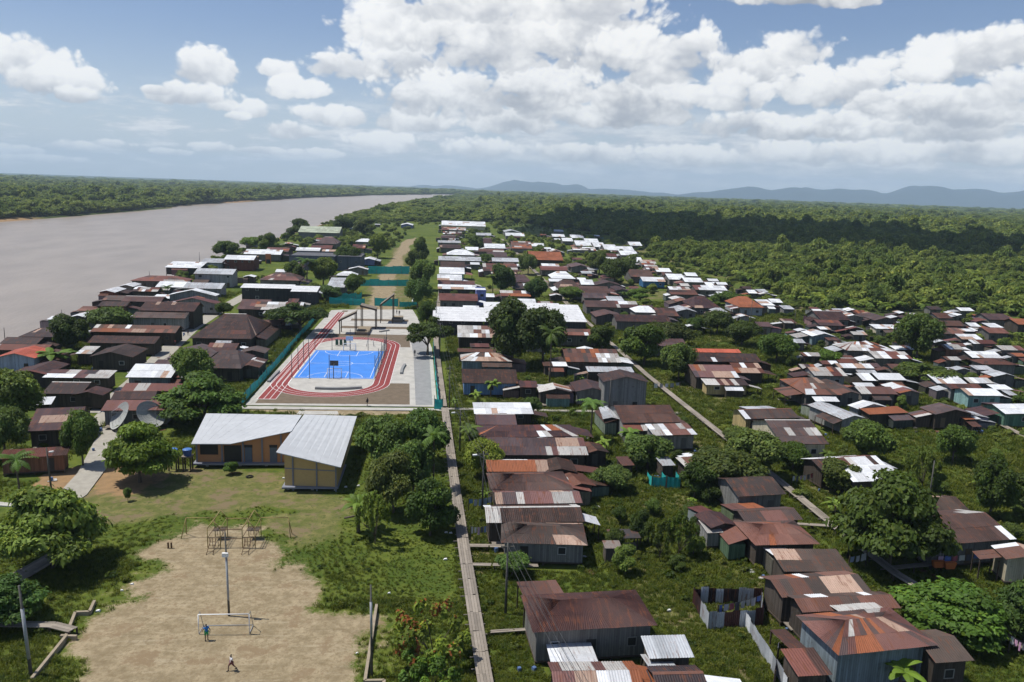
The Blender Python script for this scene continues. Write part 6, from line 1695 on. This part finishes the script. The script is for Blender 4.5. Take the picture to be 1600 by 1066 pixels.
# ------------------------------------------------------------------ people
def person(loc, rz, pose, shirt, shorts, label, h=1.65, shoes=(.05,.05,.05)):
    t_ = thing('person', label, 'person', loc, rz); k = h/1.7; t_.scale = (k, k, k); st_, ar = pose
    V = []; E = []; R = []
    def v(p, rad, par=None):
        V.append(p); R.append(rad); i = len(V)-1
        if par is not None: E.append((par, i))
        return i
    pel = v((0,0,.93), .135); ab = v((0,0,1.10), .125, pel); ch = v((0,.0,1.30), .150, ab); nk0 = v((0,0,1.43), .06, ch); nk = v((0,.015,1.49), .055, nk0); hd = v((0,.025,1.58), .085, nk); hd2 = v((0,.02,1.66), .075, hd)
    nose = v((0,.125,1.575), .014, hd)
    legs = []
    for s_ in (-1, 1):
        f_ = st_*s_; hip = v((s_*.10,0,.90), .095, pel); kn = v((s_*.115,f_*.22+.03,.50), .062, hip); an = v((s_*.12,f_*.36-abs(f_)*.08,.09+max(0,-f_)*.10), .04, kn); toe = v((s_*.125,f_*.36-abs(f_)*.08+.15,.045+max(0,-f_)*.05), .038, an); legs.append((hip, kn, an))
        sh_ = v((s_*.185,0,1.39), .062, ch); el = v((s_*(.24+ar*.10),-f_*.14,1.13+ar*.05), .043, sh_); wr = v((s_*(.26+ar*.18),-f_*.22+.10,.92+ar*.16), .030, el); pa = v((s_*(.265+ar*.2),-f_*.22+.14,.85+ar*.17), .033, wr)
        for q in range(5):
            o = (q-2)*.019; L_ = (.05,.075,.085,.078,.06)[q]; kx = v((V[pa][0]+(.03 if q == 0 else 0)*s_*-1, V[pa][1]+o, V[pa][2]-L_*.6), .0095, pa); v((V[kx][0]-s_*.012, V[kx][1]+.012, V[kx][2]-L_*.5), .008, kx)
    def skin(nm, V, E, R, mat, root=0, sub=1, color=None):
        me = bpy.data.meshes.new(nm); me.from_pydata(V, E, []); o = link(nm, me, t_, color=color); me.materials.append(mat)
        md = o.modifiers.new('skin', 'SKIN'); md.use_smooth_shade = True; lay = me.skin_vertices[0].data
        for i, q in enumerate(R): lay[i].radius = (q, q)
        lay[root].use_root = True
        s2 = o.modifiers.new('sub', 'SUBSURF'); s2.levels = sub; s2.render_levels = sub; return o
    skin('body', V, E, R, M['skin'])
    sv = [V[pel][:2]+(.97,), V[ab], V[ch], (0,0,1.42)]; se = [(0,1),(1,2),(2,3)]; sr = [.155,.147,.172,.085]
    for s_ in (-1, 1):
        i = len(sv); q = [w_ for w_ in V if abs(w_[0]-s_*.185) < .001 and abs(w_[2]-1.39) < .001][0]; e_ = V[V.index(q)+1]; sv += [q, tuple(q[j]+(e_[j]-q[j])*.62 for j in range(3))]; se += [(2, i), (i, i+1)]; sr += [.08, .066]
    skin('shirt', sv, se, sr, M['cloth'], 1, 1, shirt)
    pv = [V[pel]]; pe = []; pr = [.16]
    for hip, kn, an in legs: i = len(pv); pv += [V[hip], tuple(V[hip][j]+(V[kn][j]-V[hip][j])*.9 for j in range(3))]; pe += [(0, i), (i, i+1)]; pr += [.118, .092]
    skin('shorts', pv, pe, pr, M['cloth'], 0, 1, shorts)
    skin('hair', [(0,-.01,1.60),(0,.0,1.68),(0,.02,1.715)], [(0,1),(1,2)], [.092,.092,.06], M['hair'])
    for s_, (hip, kn, an) in zip((-1, 1), legs):
        a = V[an]; mb = MB(); mb.prism([(a[1]-.06,a[2]-.085),(a[1]-.06,a[2]-.01),(a[1]+.08,a[2]-.02),(a[1]+.2,a[2]-.05),(a[1]+.2,a[2]-.085)], 'x', a[0]-.048, a[0]+.048); mb.build('shoe', M['cloth'], t_, color=shoes)
    return t_
def ppl(px, py, rz, pose, shirt, shorts, lab, h=1.65, z=0, **kw): q = U(px, py, z); return person((q.x, q.y, z), rz, pose, shirt, shorts, lab, h, **kw)
ppl(323,1001,.4,(.2,.5),(.04,.17,.42),(.05,.30,.10),'person in blue shirt and green shorts standing in front of the goal',1.72)
ppl(362,1048,2.2,(1.0,.6),(.62,.60,.60),(.16,.05,.06),'person in white shirt and dark red shorts running on the sandy field',1.6)
ppl(695,672,.1,(.6,.2),(.05,.07,.16),(.04,.05,.10),'person in dark blue clothes walking on the middle boardwalk',1.75,.8)
ppl(274,540,.3,(.5,.2),(.5,.15,.13),(.08,.08,.1),'person in red shirt walking in the riverside street, left of a pair',1.65,.06)
ppl(278,536,.2,(.4,.2),(.45,.4,.38),(.1,.1,.15),'person in pale shirt walking in the riverside street, right of a pair',1.65,.06)
ppl(294,524,3.0,(.5,.2),(.06,.06,.07),(.05,.05,.06),'person in dark clothes farther up the riverside street',1.65,.06)
ppl(620,491,2.0,(.2,.2),(.04,.04,.045),(.05,.05,.06),'person in black standing by the short tan platform, left of two',1.7,.1)
ppl(624,493,3.1,(.3,.2),(.03,.03,.035),(.04,.04,.05),'person in black standing by the short tan platform, right of two',1.75,.1)
ppl(574,634,1.0,(.3,.2),(.05,.05,.06),(.06,.06,.07),'person in dark clothes on the pale walk before the planting bed',1.65,.14)
ppl(648,556,.2,(.3,.2),(.06,.06,.07),(.05,.05,.06),'person in the shade of the flat-crowned plaza tree',1.65,.12)
